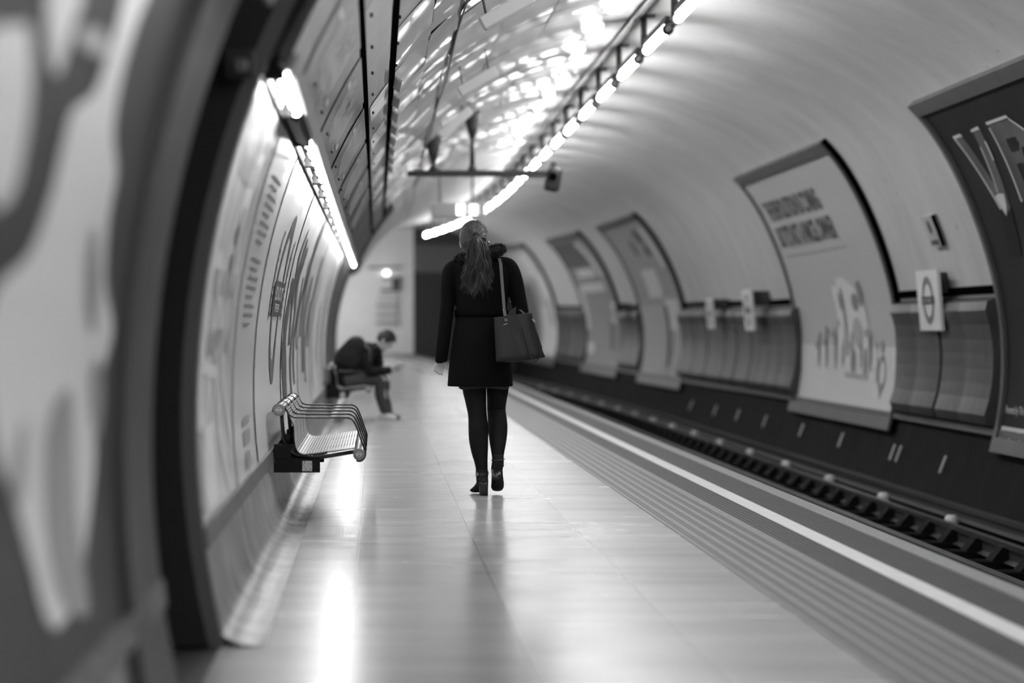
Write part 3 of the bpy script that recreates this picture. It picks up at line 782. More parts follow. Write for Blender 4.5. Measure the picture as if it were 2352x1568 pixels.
struct(q.build('trim_18', mat('conduit_dark', .05, .5)), 'dark conduit line below the cable covers')
# pale cable tags on the sooty wall
for i, y in enumerate((21.95 + 1.0, 24.9, 25.2, 28.0, 30.6, 33.5, 36.5, 40.0, 44.0)):
    t_ = MB(); a = phi_of(-.17, False); c0 = W(y, a, .03); c1 = W(y + .02, a - 3.2, .03)
    t_.tube([c0 + Vector((0, 0, .0)), c1], .013, 6)
    tag(t_.build('cable_tag', mat('tag_pale', .55, .5)), 'small pale cable tag on the sooty wall beside the tracks', 'cable tag', 'cable tags')

# ------------------------------------------------------------------ signs across the tracks
def roundel_sign(y, X, z, h, wd, label, bracket=True):
    root = thing('station_sign', P(X, y, z - h / 2), label, 'sign', 'station roundel signs across the tracks')
    tl = rad(5)
    def fn(u, v, off):
        return P(X - off - (v) * math.sin(tl), y - u, z + v * math.cos(tl))
    q = MB(); q.hexa([fn(-wd / 2, -h / 2, -.03), fn(wd / 2, -h / 2, -.03), fn(wd / 2, -h / 2, 0), fn(-wd / 2, -h / 2, 0),
                      fn(-wd / 2, h / 2, -.03), fn(wd / 2, h / 2, -.03), fn(wd / 2, h / 2, 0), fn(-wd / 2, h / 2, 0)])
    pl = q.build('plate', mat('sign_white', .62, .4), root)
    decal('roundel_ring', poly_bm(ring_polys(0, 0, h * .40, h * .275)), fn, M_ring, pl, 1, off=.003)
    decal('roundel_bar', poly_bm([rect(-h * .45, -h * .07, h * .45, h * .07)]), fn, mat('bar_black', .02, .4), pl, 1, off=.006)
    decal('lettering', text_mesh('BOND STREET', h * .1, bold=.001, sx=1.12), fn, mat('letters_pale', .3, .5), pl, 1, -h * .40, -h * .036, .009)
    q = MB(); q.box(X + .03, X + .34, y - .2, y + .2, z + h * .12, z + h * .46, P)
    q.build('bracket', M_paint_d, root)
    return root
roundel_sign(23.4, 5.34, 1.32, .585, .90, 'white roundel station sign on a black bracket between the dark poster and the pale poster')
roundel_sign(34.0, 5.22, 1.30, .58, .80, 'blurred roundel station sign just past the pale headline poster')
roundel_sign(39.2, 5.40, 1.28, .5, .7, 'blurred roundel station sign farther along, left of two by the cable covers')
roundel_sign(54.0, 5.5, 1.36, .45, .5, 'tiny blurred roundel sign between the two middle posters')
# small direction plate
root = thing('notice_plate', W(23.1, 24, 0), 'small tilted grey notice plate on the plaster above the roundel sign', 'notice')
def fnp(u, v, off): return W(23.3 - u, 20.3 + math.degrees(v / R0), .05 + off)
q = MB(); q.ring_loft([[fnp(0, v, 0), fnp(0, v, -.045), fnp(.42, v, -.045), fnp(.42, v, 0)] for v in (0, .15, .31)])
pl = q.build('plate', mat('notice_grey', .36, .5), root)
decal('printed_arrow', poly_bm([ellipse(.2, .2, .07, .07), rect(.06, .02, .36, .07)]), fnp, M_ptext, pl, .1, off=.003)
q = MB(); q.ring_loft([[fnp(.42, v, .004), fnp(.42, v, -.03), fnp(.445, v, -.03), fnp(.445, v, .004)] for v in (0, .15, .31)]); q.build('dark_edge', M_black, root)

# ------------------------------------------------------------------ track
def rail(name, x, ztop, label, cat, m, wd=.065, hh=.14, y0=2, y1=73):
    q = MB(); z = ztop
    pr = [(-wd / 2, 0), (wd / 2, 0), (wd / 2, -.035), (.012, -.05), (.012, -hh + .02), (.065, -hh), (-.065, -hh), (-.012, -hh + .02), (-.012, -.05), (-wd / 2, -.035)]
    q.ring_loft([[P(x + a, y, z + b) for a, b in pr] for y in ys(y0, y1, 1.5)])
    return tag(q.build(name, m), label, cat)
M_rail = mat('worn_rail_steel', .16, .3, .5, metal=.7, var=.3, vscale=8)
M_railh = mat('dull_rail_steel', .08, .4, .5, metal=.3, var=.3)
rail('running_rail', 3.31, -.56, 'steel running rail nearest the platform, mostly hidden by its edge', 'rail', M_rail)
rail('running_rail', 4.75, -.56, 'shiny steel running rail on the far side of the track', 'rail', M_rail)
rail('conductor_rail', 4.03, -.535, 'dull centre conductor rail just beyond the platform edge', 'rail', M_railh, .08)
rail('conductor_rail', 5.12, -.50, 'dark outer conductor rail near the tunnel wall', 'rail', mat('outer_rail', .02, .6), .07, .12)
M_pot = mat('white_insulator', .6, .3, .5)
pot = thing('rail_insulator', P(5.0, 21.03, -.76), 'white domed rail insulator, nearest to the right edge of the photo', 'insulator', 'white rail insulators')
q = MB(); q.loft([(5.0, 21.03, -.76, .055, .055), (5.0, 21.03, -.68, .05, .05), (5.0, 21.03, -.64, .065, .065), (5.0, 21.03, -.60, .06, .06), (5.0, 21.03, -.57, .035, .035)], 14)
q.build('pot', M_pot, pot, smooth=True)
for k in range(1, 16):
    y = 21.03 + 2.83 * k
    c_ = copy_tree(pot); c_.location = P(5.0, y, -.76)
    c_['label'] = 'white domed rail insulator, %s from the right edge of the photo' % ORD[k] if k < 11 else 'far white rail insulator blurred beyond the track'
sl = thing('track_sleeper', P(4.03, 15.0, -.76), 'dark sleeper with rail chairs across the track bed', 'sleeper', 'track sleepers')
q = MB(); q.rbox((4.03, 15.0, -.735), 2.1, .24, .09, .01); q.build('sleeper_block', mat('sleeper_timber', .006, .95, .05, var=.5, vscale=12), sl)
for xx, zz, nm in ((3.31, -.69, 'rail_chair'), (4.75, -.69, 'rail_chair'), (4.03, -.68, 'insulator_pot')):
    q = MB()
    if nm == 'rail_chair':
        q.hexa([(xx - .16, 14.9, zz - .02), (xx + .16, 14.9, zz - .02), (xx + .16, 15.1, zz - .02), (xx - .16, 15.1, zz - .02),
                (xx - .06, 14.92, zz + .10), (xx + .06, 14.92, zz + .10), (xx + .06, 15.08, zz + .10), (xx - .06, 15.08, zz + .10)])
    else: q.loft([(xx, 15, zz - .02, .08, .08), (xx, 15, zz + .01, .06, .06)], 10)
    q.build(nm, M_paint_d if nm == 'nothing' else mat('chair_iron', .003, .8, .1), sl)
for k in range(1, 70):
    y = 15.0 + .8 * k
    c_ = copy_tree(sl); c_.location = P(4.03, y, -.76)

# ------------------------------------------------------------------ overhead tube lamps
LX, LZ = 2.40, CAMZ + 2.45
lamp = thing('tube_lamp', (LX, 19.95, LZ), 'slim glowing tube lamp in the crown row, second from the top of the photo', 'ceiling lamp', 'tube lamps along the crown')
q = MB(); q.tube([(LX, 19.95 + .0, LZ), (LX, 19.95 + 1.52, LZ)], .034, 10); q.build('tube', M_tube, lamp, smooth=True)
q = MB(); q.box(LX - .03, LX + .03, 19.95 - .02, 21.50, LZ + .042, LZ + .075); q.box(LX - .02, LX + .02, 19.95 - .02, 21.56, LZ + .07, LZ + .11)
q.build('housing', M_paint_m, lamp)
q = MB()
q.tube([(LX, 21.50, LZ + .0), (LX, 22.18, LZ + .0)], .028, 8); q.tube([(LX, 21.47, LZ), (LX, 21.52, LZ)], .048, 12)
q.tube([(LX, 22.14, LZ), (LX, 22.18, LZ)], .048, 12)
q.build('end_connector', M_paint_m, lamp, smooth=True)
q = MB(); q.tube([(LX, 21.72, LZ + .02), (LX, 21.72, LZ + .33)], .028, 8); q.build('stem', M_paint_m, lamp, smooth=True)
q = MB(); q.rbox((LX, 21.72, LZ + .335), .20, .10, .03, .006); q.build('ceiling_plate', M_paint_m, lamp)
for k in range(-11, 22):
    if k == 0: continue
    y = 19.95 + 2.23 * k
    c_ = copy_tree(lamp); c_.location = P(LX, y, LZ)
    a = math.atan2(bx_(y + 2) - bx_(y), 2); c_.rotation_euler = (0, 0, -a)
    if k > 8: c_.scale = (1, .72, 1)
    c_['label'] = ('slim tube lamp in the crown row behind the viewer' if k < -1 else 'slim tube lamp at the very top of the lamp row, cut by the photo edge' if k == -1 else
                   'slim glowing tube lamp in the crown row, %s from the top of the photo' % ORD[k + 1] if k < 9 else 'far tube lamp blurred into the bright chain at the end of the row')
q = MB(); q.tube([P(LX - .12, y, CZ + R0 - .05) for y in ys(Y0, 70, 2)], .02, 6)
tag(q.build('conduit', M_paint_m), 'grey conduit along the crown above the lamp row', 'conduit')
for i, yy_ in enumerate((61.5, 64.0, 66.5, 69.0, 71.5)):  # unseen lamps added only to brighten the end wall
    c_ = copy_tree(lamp); c_.location = W(yy_, 158, .12) ; c_.rotation_euler = (0, rad(-70), .07)
    c_['label'] = 'added unseen tube lamp behind the left cladding, brightening the end wall'; c_['group'] = 'added unseen end bay lamps'
# slot lamps in the left wall
sy = 8.35
sroot = thing('slot_tube', W(sy, 156.7, .04), 'glowing tube in the wall slot, nearest to the dark doorway', 'wall lamp', 'tubes in the wall slot')
q = MB(); q.tube([W(sy, 157.4, .062), W(sy + 1.42, 157.4, .062)], .02, 8); q.build('tube', M_slot, sroot, smooth=True)
q = MB()
for d in (-.03, 1.45):
    c_ = W(sy + d, 157.2, .03); q.rbox(c_, .07, .05, .085, .006)
q.build('end_socket', M_paint_d, sroot)
nslot = 0
for k in list(range(-9, -1)) + list(range(1, 17)):
    y = sy + 1.53 * k
    if -9 <= k < 0 and y + 1.5 > 6.5: continue
    if y + 1.45 > 34.4: break
    if k == 1: continue      # the tube missing in the photo
    c_ = copy_tree(sroot); c_.location = W(y, 156.7, .04)
    c_['label'] = 'glowing tube above the nearest poster, before the doorway' if k < 0 else 'glowing tube in the wall slot, %s from the dark doorway' % ORD[k]
q = MB(); q.ring_loft([[W(y, p, o) for p, o in ((156.9, .0), (156.9, .075), (157.9, .075), (157.9, .0))] for y in (9.95, 10.6, 11.25)])
tag(q.build('dark_fitting', M_paint_d), 'dark unlit fitting in the light slot where a tube is missing', 'lamp fitting')
# white reflector behind the slot tubes
q = MB(); q.grid(lambda y, p: W(y, p, -.03), ys(8.1, 34.4, 1.5), ys(PU + .3, PT - .6, .5)[::-1])
struct(q.build('trim_19', mat('slot_reflector', .8, .5)), 'white back of the light slot')
# chain and cable in the slot
q = MB(); pts = [W(y, 157.6, .055) + Vector((0, 0, .012 * math.sin(y * 9))) for y in ys(9, 20, .06)]
q.tube(pts, .006, 5); tag(q.build('slot_cable', M_paint_d), 'knotted black cable lying along the light slot', 'cable')
for i in range(9):
    q = MB(); q.rbox(W(10.6 + 1.22 * i, 157.0, .06), .05, .10, .03, .008)
    tag(q.build('tube_clip', M_paint_m), 'grey clip beside the slot tubes, ' + ORD[i] + ' from the doorway', 'clip', 'clips in the light slot')

# ------------------------------------------------------------------ hanging things
# overhead beam with camera
YB = 27.8
root = thing('support_beam', (1.15, YB, 2.83), 'dark horizontal beam hung from the ceiling by two flared posts', 'beam')
zb = CAMZ + 352 / 200
q = MB(); q.rbox((1.14, YB, zb), 1.58, .10, .072, .01); q.build('crossbar', M_paint_d, root)
for xp in (.65, 1.10):
    ang = 180 - math.degrees(math.acos((CX - xp) / R0)); zt = CZ + R0 * math.sin(rad(ang)) - .03
    q = MB(); q.tube([(xp, YB, zb + .02), (xp, YB, zt - .22)], .028, 10)
    q.loft([(xp, YB, zb + .03, .06, .05), (xp, YB, zb + .10, .028, .028)], 12)
    q.loft([(xp, YB, zt - .28, .03, .03), (xp, YB, zt - .16, .065, .05), (xp, YB, zt - .02, .10, .06), (xp, YB, zt + .06, .11, .06)], 12)
    q.build('post', M_paint_d, root, smooth=True)
cc = thing('security_camera', (2.03, YB, 2.6), 'dark security camera hanging at the right end of the beam', 'camera')
q = MB(); q.rbox((2.03, YB, zb - .07), .17, .22, .28, .04, Matrix.Rotation(rad(12), 3, 'Y'), 3); q.build('housing', M_paint_d, cc, smooth=True)
q = MB(); q.tube([(2.02, YB - .13, zb - .04), (2.02, YB - .10, zb - .04)], .05, 14); q.build('lens', M_black, cc)
q = MB(); q.tube([(1.9, YB, zb), (2.0, YB, zb)], .025, 8); q.tube([(2.03, YB, zb + .02), (2.03, YB, zb + .12)], .03, 8); q.build('mount', M_paint_d, cc)
# train indicator
YI = 35.5; s_ = FPX / YI
root = thing('train_indicator', (1.18, YI, 2.65), 'pale hanging train indicator box with glowing characters', 'display sign')
x0, x1 = (990 - 865) / s_, (1112 - 865) / s_; z1, z0 = CAMZ + (750 - 466) / s_, CAMZ + (750 - 501) / s_
q = MB(); q.rbox(((x0 + x1) / 2, YI, (z0 + z1) / 2), x1 - x0, .22, z1 - z0, .02); q.build('box', mat('indicator_grey', .45, .5), root)
q = MB()
def ib(ax, ay, bx2, by): q.box((ax - 865) / s_, (bx2 - 865) / s_, YI - .118, YI - .112, CAMZ + (750 - by) / s_, CAMZ + (750 - ay) / s_)
for ax in (1050, 1060, 1080, 1089):
    for r in range(4):
        ib(ax, 472 + r * 6, ax + (9 if (r % 2 == 0) else 7), 475.5 + r * 6)
    ib(ax, 472, ax + 2.5, 494)
q.build('lit_characters', emis('indicator_glow', 2.6), root)
for xp in (1010, 1085):
    q = MB(); xx = (xp - 865) / s_; q.tube([(xx, YI, z1 - .01), (xx, YI, CZ + math.sqrt(R0 ** 2 - (xx - CX) ** 2) - .02)], .018, 8); q.build('hanger', M_paint_m, root)
# loudspeakers
for i, (xa, ya, xb, yb_, YY, lab) in enumerate(((1106, 55, 1222, -8, 16.1, 'white column loudspeaker hung at the top edge of the photo'), (1055, 212, 1140, 163, 20.4, 'white column loudspeaker hung left of the lamp row, middle of three'),
                                         (1010, 312, 1080, 252, 25.2, 'white column loudspeaker hung just before the beam posts'))):
    s_ = FPX / YY
    A = Vector(((xa - 865) / s_, YY, CAMZ + (750 - ya) / s_)); B = Vector(((xb - 865) / s_, YY, CAMZ + (750 - yb_) / s_))
    root = thing('loudspeaker', (A + B) / 2, lab, 'loudspeaker', 'column loudspeakers under the ceiling panels')
    d = (B - A); ang = math.atan2(d.z, d.x)
    q = MB(); q.rbox((A + B) / 2, d.length, .15, .085, .008, Matrix.Rotation(-ang, 3, 'Y')); q.build('case', mat('speaker_white', .85, .4), root)
    q = MB(); n_ = Vector((-math.sin(ang), 0, math.cos(ang))); q.rbox((A + B) / 2 - n_ * .045, d.length * .96, .13, .012, .003, Matrix.Rotation(-ang, 3, 'Y')); q.build('grille', mat('grille_pale', .6, .4), root)
    for t in (.15, .85):
        c_ = A + d * t + n_ * .04; 
        ztop = CZ + math.sqrt(R0 ** 2 - (c_.x - CX) ** 2) - .04
        q = MB(); q.tube([c_, (c_.x - .03, c_.y + .0, ztop)], .006 if i else .009, 5); q.build('hanger', M_paint_d, root)

# ------------------------------------------------------------------ tunnel end
sE = FPX / YE
def EX(x): return (x - 865) / sE
def EZ(y): return CAMZ + (750 - y) / sE
q = MB(); q.box(-4, EX(950), YE, YE + .3, -.2, 4.6); struct(q.build('wall_end', mat('end_tile', .78, .5, var=.06, vscale=1)), 'pale tiled end wall of the platform')
q = MB(); q.box(EX(950), 6.5, YE + .05, YE + .3, -1, EZ(628)); struct(q.build('wall_end', mat('portal_black', .02, .6)), 'black running tunnel mouth')
q = MB(); q.box(EX(950), 6.5, YE + .0, YE + .3, EZ(625), EZ(562)); struct(q.build('wall_end', mat('portal_grey', .11, .6)), 'grey lintel over the tunnel mouth')
q = MB(); q.box(EX(950), 6.5, YE + .02, YE + .3, EZ(562), 5.2); struct(q.build('wall_end', mat('portal_dark', .035, .6)), 'dark head of the tunnel mouth')
q = MB(); q.box(-3.5, EX(952), YE - .05, YE, .1, EZ(813)); struct(q.build('baseboard_end', M_paint_d), 'dark baseboard of the end wall')
def flat(name, x0, y0, x1, y1, m, label, cat, d=.06, group=None):
    q = MB(); q.rbox(((EX(x0) + EX(x1)) / 2, YE - d / 2, (EZ(y0) + EZ(y1)) / 2), EX(x1) - EX(x0), d, EZ(y0) - EZ(y1), .01)
    return tag(q.build(name, m), label, cat, group)
flat('wall_ledge', 846, 613, 922, 617, M_paint_m, 'thin grey ledge across the pale end wall', 'ledge')
flat('direction_sign', 900, 640, 919, 664, mat('sign_dark', .06, .5), 'small dark sign on the end wall left of the tunnel mouth', 'sign', .1)
flat('sign_shelf', 878, 636, 922, 641, M_paint_m, 'thin grey bar above the small dark sign', 'bar', .12)
flat('sign_shelf', 874, 664, 918, 670, M_paint_m, 'thin grey bar below the small dark sign', 'bar', .12)
cab = thing('wall_cabinet', ((EX(866) + EX(912)) / 2, YE - .04, EZ(747)), 'pale ribbed cabinet front on the end wall under the small dark sign', 'cabinet')
q = MB(); q.rbox(((EX(866) + EX(912)) / 2, YE - .04, (EZ(676) + EZ(747)) / 2), EX(912) - EX(866), .08, EZ(676) - EZ(747), .01); q.build('front', mat('cab_pale', .62, .5), cab)
for yy_ in (700, 720, 738):
    q = MB(); q.rbox(((EX(862) + EX(914)) / 2, YE - .06, EZ(yy_ + 2.5)), EX(914) - EX(862), .1, EZ(yy_) - EZ(yy_ + 5), .01); q.build('rib', mat('cab_rib', .3, .5), cab)
q = MB(); q.ball((EX(888), YE - .15, EZ(627)), .09, .09, .07); tag(q.build('end_lamp', emis('end_lamp_glow', 4), smooth=True), 'small round glowing lamp on the end wall', 'wall lamp')

# ------------------------------------------------------------------ bench
BS = 421.0; BY0, BY1 = 13.2, 15.42
def bp_(x, y): return ((x - 865) / BS, CAMZ - (y - 750) / BS)
def round_path(pts, k=5):
    out = [pts[0]]
    for a, b, c in zip(pts, pts[1:], pts[2:]):
        a, b, c = Vector(a), Vector(b), Vector(c)
        r = min((a - b).length, (c - b).length, .045) * .5
        s, e = b + (a - b).normalized() * r, b + (c - b).normalized() * r
        for i in range(k + 1):
            t = i / k; out.append(tuple(s * (1 - t) ** 2 + b * 2 * t * (1 - t) + e * t * t))
    out.append(pts[-1]); return out
def make_bench():
    root = thing('platform_bench', (-.3, BY0, 0), 'wall-mounted steel mesh bench with five looped armrests, in sharp focus by the left wall', 'bench', 'wall benches on the platform')
    M_met = mat('bench_steel', .30, .3, .5, metal=.6)
    M_rod = mat('bench_rod_dark', .005, .3, .4)
    M_mesh = mat('bench_mesh_pale', .42, .33, .5, metal=.3)
    br, fr_ = bp_(640.5, 941.5), bp_(824.5, 1043.5)
    rr = .0325
    for nm, c_ in (('back_roller', br), ('front_roller', fr_)):
        q = MB(); q.tube([(c_[0], BY0 + .01, c_[1]), (c_[0], BY1, c_[1])], rr - .003, 20)
        ro = q.build(nm, M_met, root, smooth=True)
        q = MB(); q.tube([(c_[0], BY0 - .015, c_[1]), (c_[0], BY0 + .01, c_[1])], rr, 24); q.tube([(c_[0], BY0 - .022, c_[1]), (c_[0], BY0 - .012, c_[1])], rr * .8, 20)
        q.build('end_cap', mat('cap_grey', .2, .4), ro, smooth=False)
        q = MB(); q.rbox((c_[0], BY0 - .0240, c_[1]), .036, .004, .007, .001, None, 1); q.tube([(c_[0] + .013 * math.cos(a), BY0 - .024, c_[1] + .013 * math.sin(a)) for a in ys(0, 2 * PI, .35)], .0022, 5); q.build('cap_emblem', mat('cap_mark', .5, .3), ro)
    arm = [bp_(*p) for p in ((626, 946), (627.5, 935), (634, 929.5), (642, 928.3), (651.5, 933), (658, 943), (662.5, 952), (672, 958.7), (801, 959.7), (811, 965), (818, 978), (840, 1040), (838, 1053), (828, 1060.5), (818, 1058))]
    for i in range(5):
        y = BY0 + .02 + (BY1 - BY0 - .04) * i / 4
        q = MB(); pts = round_path([(a, y, b) for a, b in arm], 4); q.tube(pts, .0048, 8, up=(0, 1, 0)); q.build('armrest', M_rod, root, smooth=True)
    prof = round_path([bp_(*p) + (0,) for p in ((655, 938), (664, 958), (673.3, 976), (674.5, 1013), (679, 1034), (692, 1044.5), (712, 1043), (815, 1029))], 4)
    prof = [(p[0], p[1]) for p in prof]
    # resample the profile into narrow slats running along the bench, joined by thin cross wires
    seg = [0]
    for a, b in zip(prof, prof[1:]): seg.append(seg[-1] + math.hypot(b[0] - a[0], b[1] - a[1]))
    def at(s):
        for i in range(len(seg) - 1):
            if s <= seg[i + 1]:
                t = (s - seg[i]) / max(1e-9, seg[i + 1] - seg[i]); return (prof[i][0] + (prof[i + 1][0] - prof[i][0]) * t, prof[i][1] + (prof[i + 1][1] - prof[i][1]) * t)
        return prof[-1]
    q = MB(); n = int(seg[-1] / .0155); wd = .0122
    for k in range(n):
        s0 = (k + .1) * seg[-1] / n; a, b = at(s0), at(s0 + wd)
        nx, nz = -(b[1] - a[1]), (b[0] - a[0]); L_ = math.hypot(nx, nz); nx, nz = nx / L_ * .003, nz / L_ * .003
        for j in range(16):
            ya = BY0 + .03 + j * (BY1 - BY0 - .06) / 16 + .003; yb = ya + (BY1 - BY0 - .06) / 16 - .006
            q.hexa([(a[0], ya, a[1]), (b[0], ya, b[1]), (b[0], yb, b[1]), (a[0], yb, a[1]), (a[0] + nx, ya, a[1] + nz), (b[0] + nx, ya, b[1] + nz), (b[0] + nx, yb, b[1] + nz), (a[0] + nx, yb, a[1] + nz)])
    sp = q.build('seat_panel', M_mesh, root)
    q = MB()
    for j in range(5):
        y = BY0 + .03 + j * (BY1 - BY0 - .06) / 4
        q.tube([(p[0] + .001, y, p[1] - .003) for p in prof], .003, 5)
    q.build('cross_wires', M_rod, sp)
    sup = [bp_(*p) for p in ((645.5, 950), (648, 985), (651, 1014), (660, 1032), (676, 1046), (715, 1052), (745, 1050), (822, 1037))]
    for y in (BY0 + .06, (BY0 + BY1) / 2, BY1 - .06):
        q = MB(); q.tube(round_path([(a, y, b) for a, b in sup], 3), .011, 8); q.build('support_arm', M_rod, root, smooth=True)
    q = MB(); K = bp_
    M_br = mat('bracket_black', .004, .7, .2)
    a = K(630, 1050); b = K(738, 1086); c2 = K(664, 1000)
    for y in (BY0 + .03, BY0 + 1.05, BY1 - .25):
        q.box(K(628, 0)[0], K(734, 0)[0], y, y + .10, K(0, 1086)[1], K(0, 1054)[1])
        q.box(K(628, 0)[0], K(668, 0)[0], y, y + .10, K(0, 1056)[1], K(0, 1022)[1])
        q.box(K(655, 0)[0], K(664, 0)[0], y + .01, y + .09, K(0, 1012)[1], K(0, 998)[1])
    q.box(K(640, 0)[0], K(672, 0)[0], BY0 + .1, BY1 - .1, K(0, 1066)[1], K(0, 1040)[1])
    q.box(K(668, 0)[0], K(742, 0)[0], BY0 + .06, BY1 - .1, K(0, 1054)[1] - .0, K(0, 1047)[1] - .003)
    brk = q.build('wall_bracket', M_br, root)
    q = MB(); q.box(K(694, 0)[0], K(716.5, 0)[0], BY0 + .022, BY0 + .029, K(0, 1082.5)[1], K(0, 1059)[1])
    q.build('speckled_plate', mat('galvanised', .5, .35, .5, metal=.6, var=.8, vscale=90), brk)
    return root
bench = make_bench()
b2 = copy_tree(bench); b2.location = (-.3, 26.95, 0)
b2['label'] = 'blurred wall bench farther along with a man sitting on it'

# ------------------------------------------------------------------ people helpers
M_skin = mat('skin', .42, .5, .4)
def limb(q, pts, rs, n=14, flat=1.0): q.tube(pts, rs, n, True, flat)
def dense(pts, rs, k=5):
    """Catmull-Rom through points and radii"""
    P_ = [Vector(p) for p in pts]; n = len(P_); op, orr = [], []
    for i in range(n - 1):
        p0, p1, p2, p3 = P_[max(0, i - 1)], P_[i], P_[i + 1], P_[min(n - 1, i + 2)]
        r0, r1, r2, r3 = rs[max(0, i - 1)], rs[i], rs[i + 1], rs[min(n - 1, i + 2)]
        for j in range(k):
            t = j / k
            f = lambda a, b, c, d: .5 * (2 * b + (c - a) * t + (2 * a - 5 * b + 4 * c - d) * t * t + (3 * b - a - 3 * c + d) * t ** 3)
            op.append(f(p0, p1, p2, p3)); orr.append(f(r0, r1, r2, r3))
    op.append(P_[-1]); orr.append(rs[-1]); return op, orr
def secs_dense(secs, k=4):
    op = []; n = len(secs)
    for i in range(n - 1):
        a, b, c, d = secs[max(0, i - 1)], secs[i], secs[i + 1], secs[min(n - 1, i + 2)]
        for j in range(k):
            t = j / k
            op.append(tuple(.5 * (2 * b[m] + (c[m] - a[m]) * t + (2 * a[m] - 5 * b[m] + 4 * c[m] - d[m]) * t * t + (3 * b[m] - a[m] - 3 * c[m] + d[m]) * t ** 3) for m in range(5)))
    op.append(secs[-1]); return op
def hand(q, wrist, knuck, curl, side, thumb_dir, s=1.0, spread=None):
    """palm from wrist to knuckles with four fingers curling towards curl and a thumb"""
    w_, k_ = Vector(wrist), Vector(knuck); d = (k_ - w_).normalized(); c_ = Vector(curl).normalized(); sd = Vector(side).normalized()
    pl = (k_ - w_).length
    rings = []
    for t, wd, th in ((-.25, .026, .020), (0, .028, .018), (.35, .038, .016), (.75, .042, .014), (1.0, .040, .012), (1.1, .030, .008)):
        c0 = w_ + d * pl * t
        rings.append([c0 + sd * (wd * s * math.cos(2 * PI * k / 12)) + c_ * (th * s * math.sin(2 * PI * k / 12)) for k in range(12)])
    q.ring_loft(rings)
    for i, (ln, o) in enumerate(((.072, -.030), (.080, -.010), (.075, .010), (.060, .029))):
        p0 = k_ + sd * o * s - d * .012; bend = rad(14 + 7 * i)
        p1 = p0 + (d * math.cos(bend) + c_ * math.sin(bend)) * ln * .48 * s
        b2_ = rad(48 + 9 * i); p2 = p1 + (d * math.cos(b2_) + c_ * math.sin(b2_)) * ln * .32 * s
        b3 = rad(80 + 9 * i); p3 = p2 + (d * math.cos(b3) + c_ * math.sin(b3)) * ln * .25 * s
        q.tube([p0, p1, p2, p3], [.0092 * s, .0085 * s, .0078 * s, .0062 * s], 8)
    t0 = w_ + d * pl * .25 - sd * .028 * s; td = Vector(thumb_dir).normalized()
    t1 = t0 + (td * .7 + d * .5) * .035 * s; t2 = t1 + (td * .25 + d * .8 + c_ * .3) * .03 * s
    q.tube([t0 - d * .01, t1, t2], [.012 * s, .0105 * s, .008 * s], 8)
def head(q, c_, fwd, up, rx=.072, ry=.092, rz=.112):
    """skull, jaw, nose, brow, lips, ears; fwd is where the face looks"""
    f = Vector(fwd).normalized(); u = Vector(up).normalized(); r = f.cross(u).normalized(); u = r.cross(f)
    Rm = Matrix((r, f, u)).transposed(); c_ = Vector(c_)
    T = lambda x, y, z: c_ + Rm @ Vector((x, y, z))
    q.ball(T(0, -.005, .015), rx, ry, rz * .88, 18, 12, Rm)
    q.ball(T(0, .022, -.055), rx * .72, ry * .62, rz * .5, 14, 9, Rm)       # jaw
    q.ball(T(0, .058, -.095), .022, .018, .018, 10, 6, Rm)                  # chin
    q.tube([T(0, .082, .012), T(0, .104, -.026), T(0, .094, -.034)], [.008, .013, .010], 8)   # nose
    q.ball(T(0, .078, -.062), .024, .012, .009, 10, 6, Rm)                  # lips
    for s in (-1, 1):
        q.ball(T(s * .03, .078, .026), .02, .012, .008, 8, 5, Rm)           # brow
        q.ball(T(s * .038, .062, -.02), .02, .016, .018, 8, 5, Rm)          # cheek
        q.ball(T(s * (rx + .006), -.005, -.012), .008, .018, .030, 10, 7, Rm)  # ear
    return T, Rm
def eyes(T, root):
    q = MB()
    for s in (-1, 1): q.ball(T(s * .031, .076, .008), .0115, .010, .009, 10, 6)
    q.build('eyes', mat('eye_dark', .03, .2), root)

# ------------------------------------------------------------------ woman walking away
WS = 364.0; WY = 15.26
def wx(x): return (x - 865) / WS
def wz(y): return (1138 - y) / WS
woman = thing('person', (wx(1106), WY, 0), 'woman walking away in a black belted coat with a long ponytail, bag at her side', 'person')
TY = WY + .13     # torso depth
q = MB()
hc = (wx(1087.5), TY - .03, wz(550))
T, Rm = head(q, hc, (.12, 1, -.16), (0, .12, 1))
q.tube([(wx(1089), TY - .02, wz(560)), (wx(1095), TY - .01, wz(612))], [.052, .058], 14)
q.loft(secs_dense([(wx(1105), TY, wz(880), .15, .10), (wx(1105), TY, wz(800), .16, .11), (wx(1107), TY, wz(717), .12, .085), (wx(1106), TY, wz(650), .145, .09), (wx(1104), TY, wz(612), .15, .07), (wx(1098), TY, wz(598), .06, .05)], 3), 16)
LLEG = [((1091.5, .13, 893), .0755), ((1094.5, .12, 920), .0675), ((1098, .10, 950), .0604), ((1099, .095, 965), .0605), ((1100.3, .08, 985), .0635), ((1100.5, .07, 1010), .0612), ((1103, .055, 1040), .052), ((1105.5, .045, 1060), .0426), ((1107.5, .04, 1080), .0372), ((1108, .04, 1098), .036)]
RLEG = [((1146, .17, 893), .0707), ((1145, .20, 918), .064), ((1144, .22, 942), .0598), ((1145.3, .20, 960), .061), ((1146.6, .17, 982), .0622), ((1146, .13, 1007), .0572), ((1145, .085, 1030), .0465), ((1144.5, .055, 1050), .037), ((1144.5, .04, 1066), .035)]
def legp(L_): return dense([(wx(p[0]), WY + p[1], wz(p[2])) for p, r in L_], [r for p, r in L_], 4)
for L_ in (LLEG, RLEG):
    pts, rs = legp([((L_[0][0][0], L_[0][0][1], 840), L_[0][1])] + L_); q.tube(pts, [r - .006 for r in rs], 16)
larm = [((1034, .12, 622), .040), ((1030, .12, 665), .037), ((1025.5, .11, 730), .033), ((1019, .12, 785), .029), ((1013.5, .13, 834), .024)]
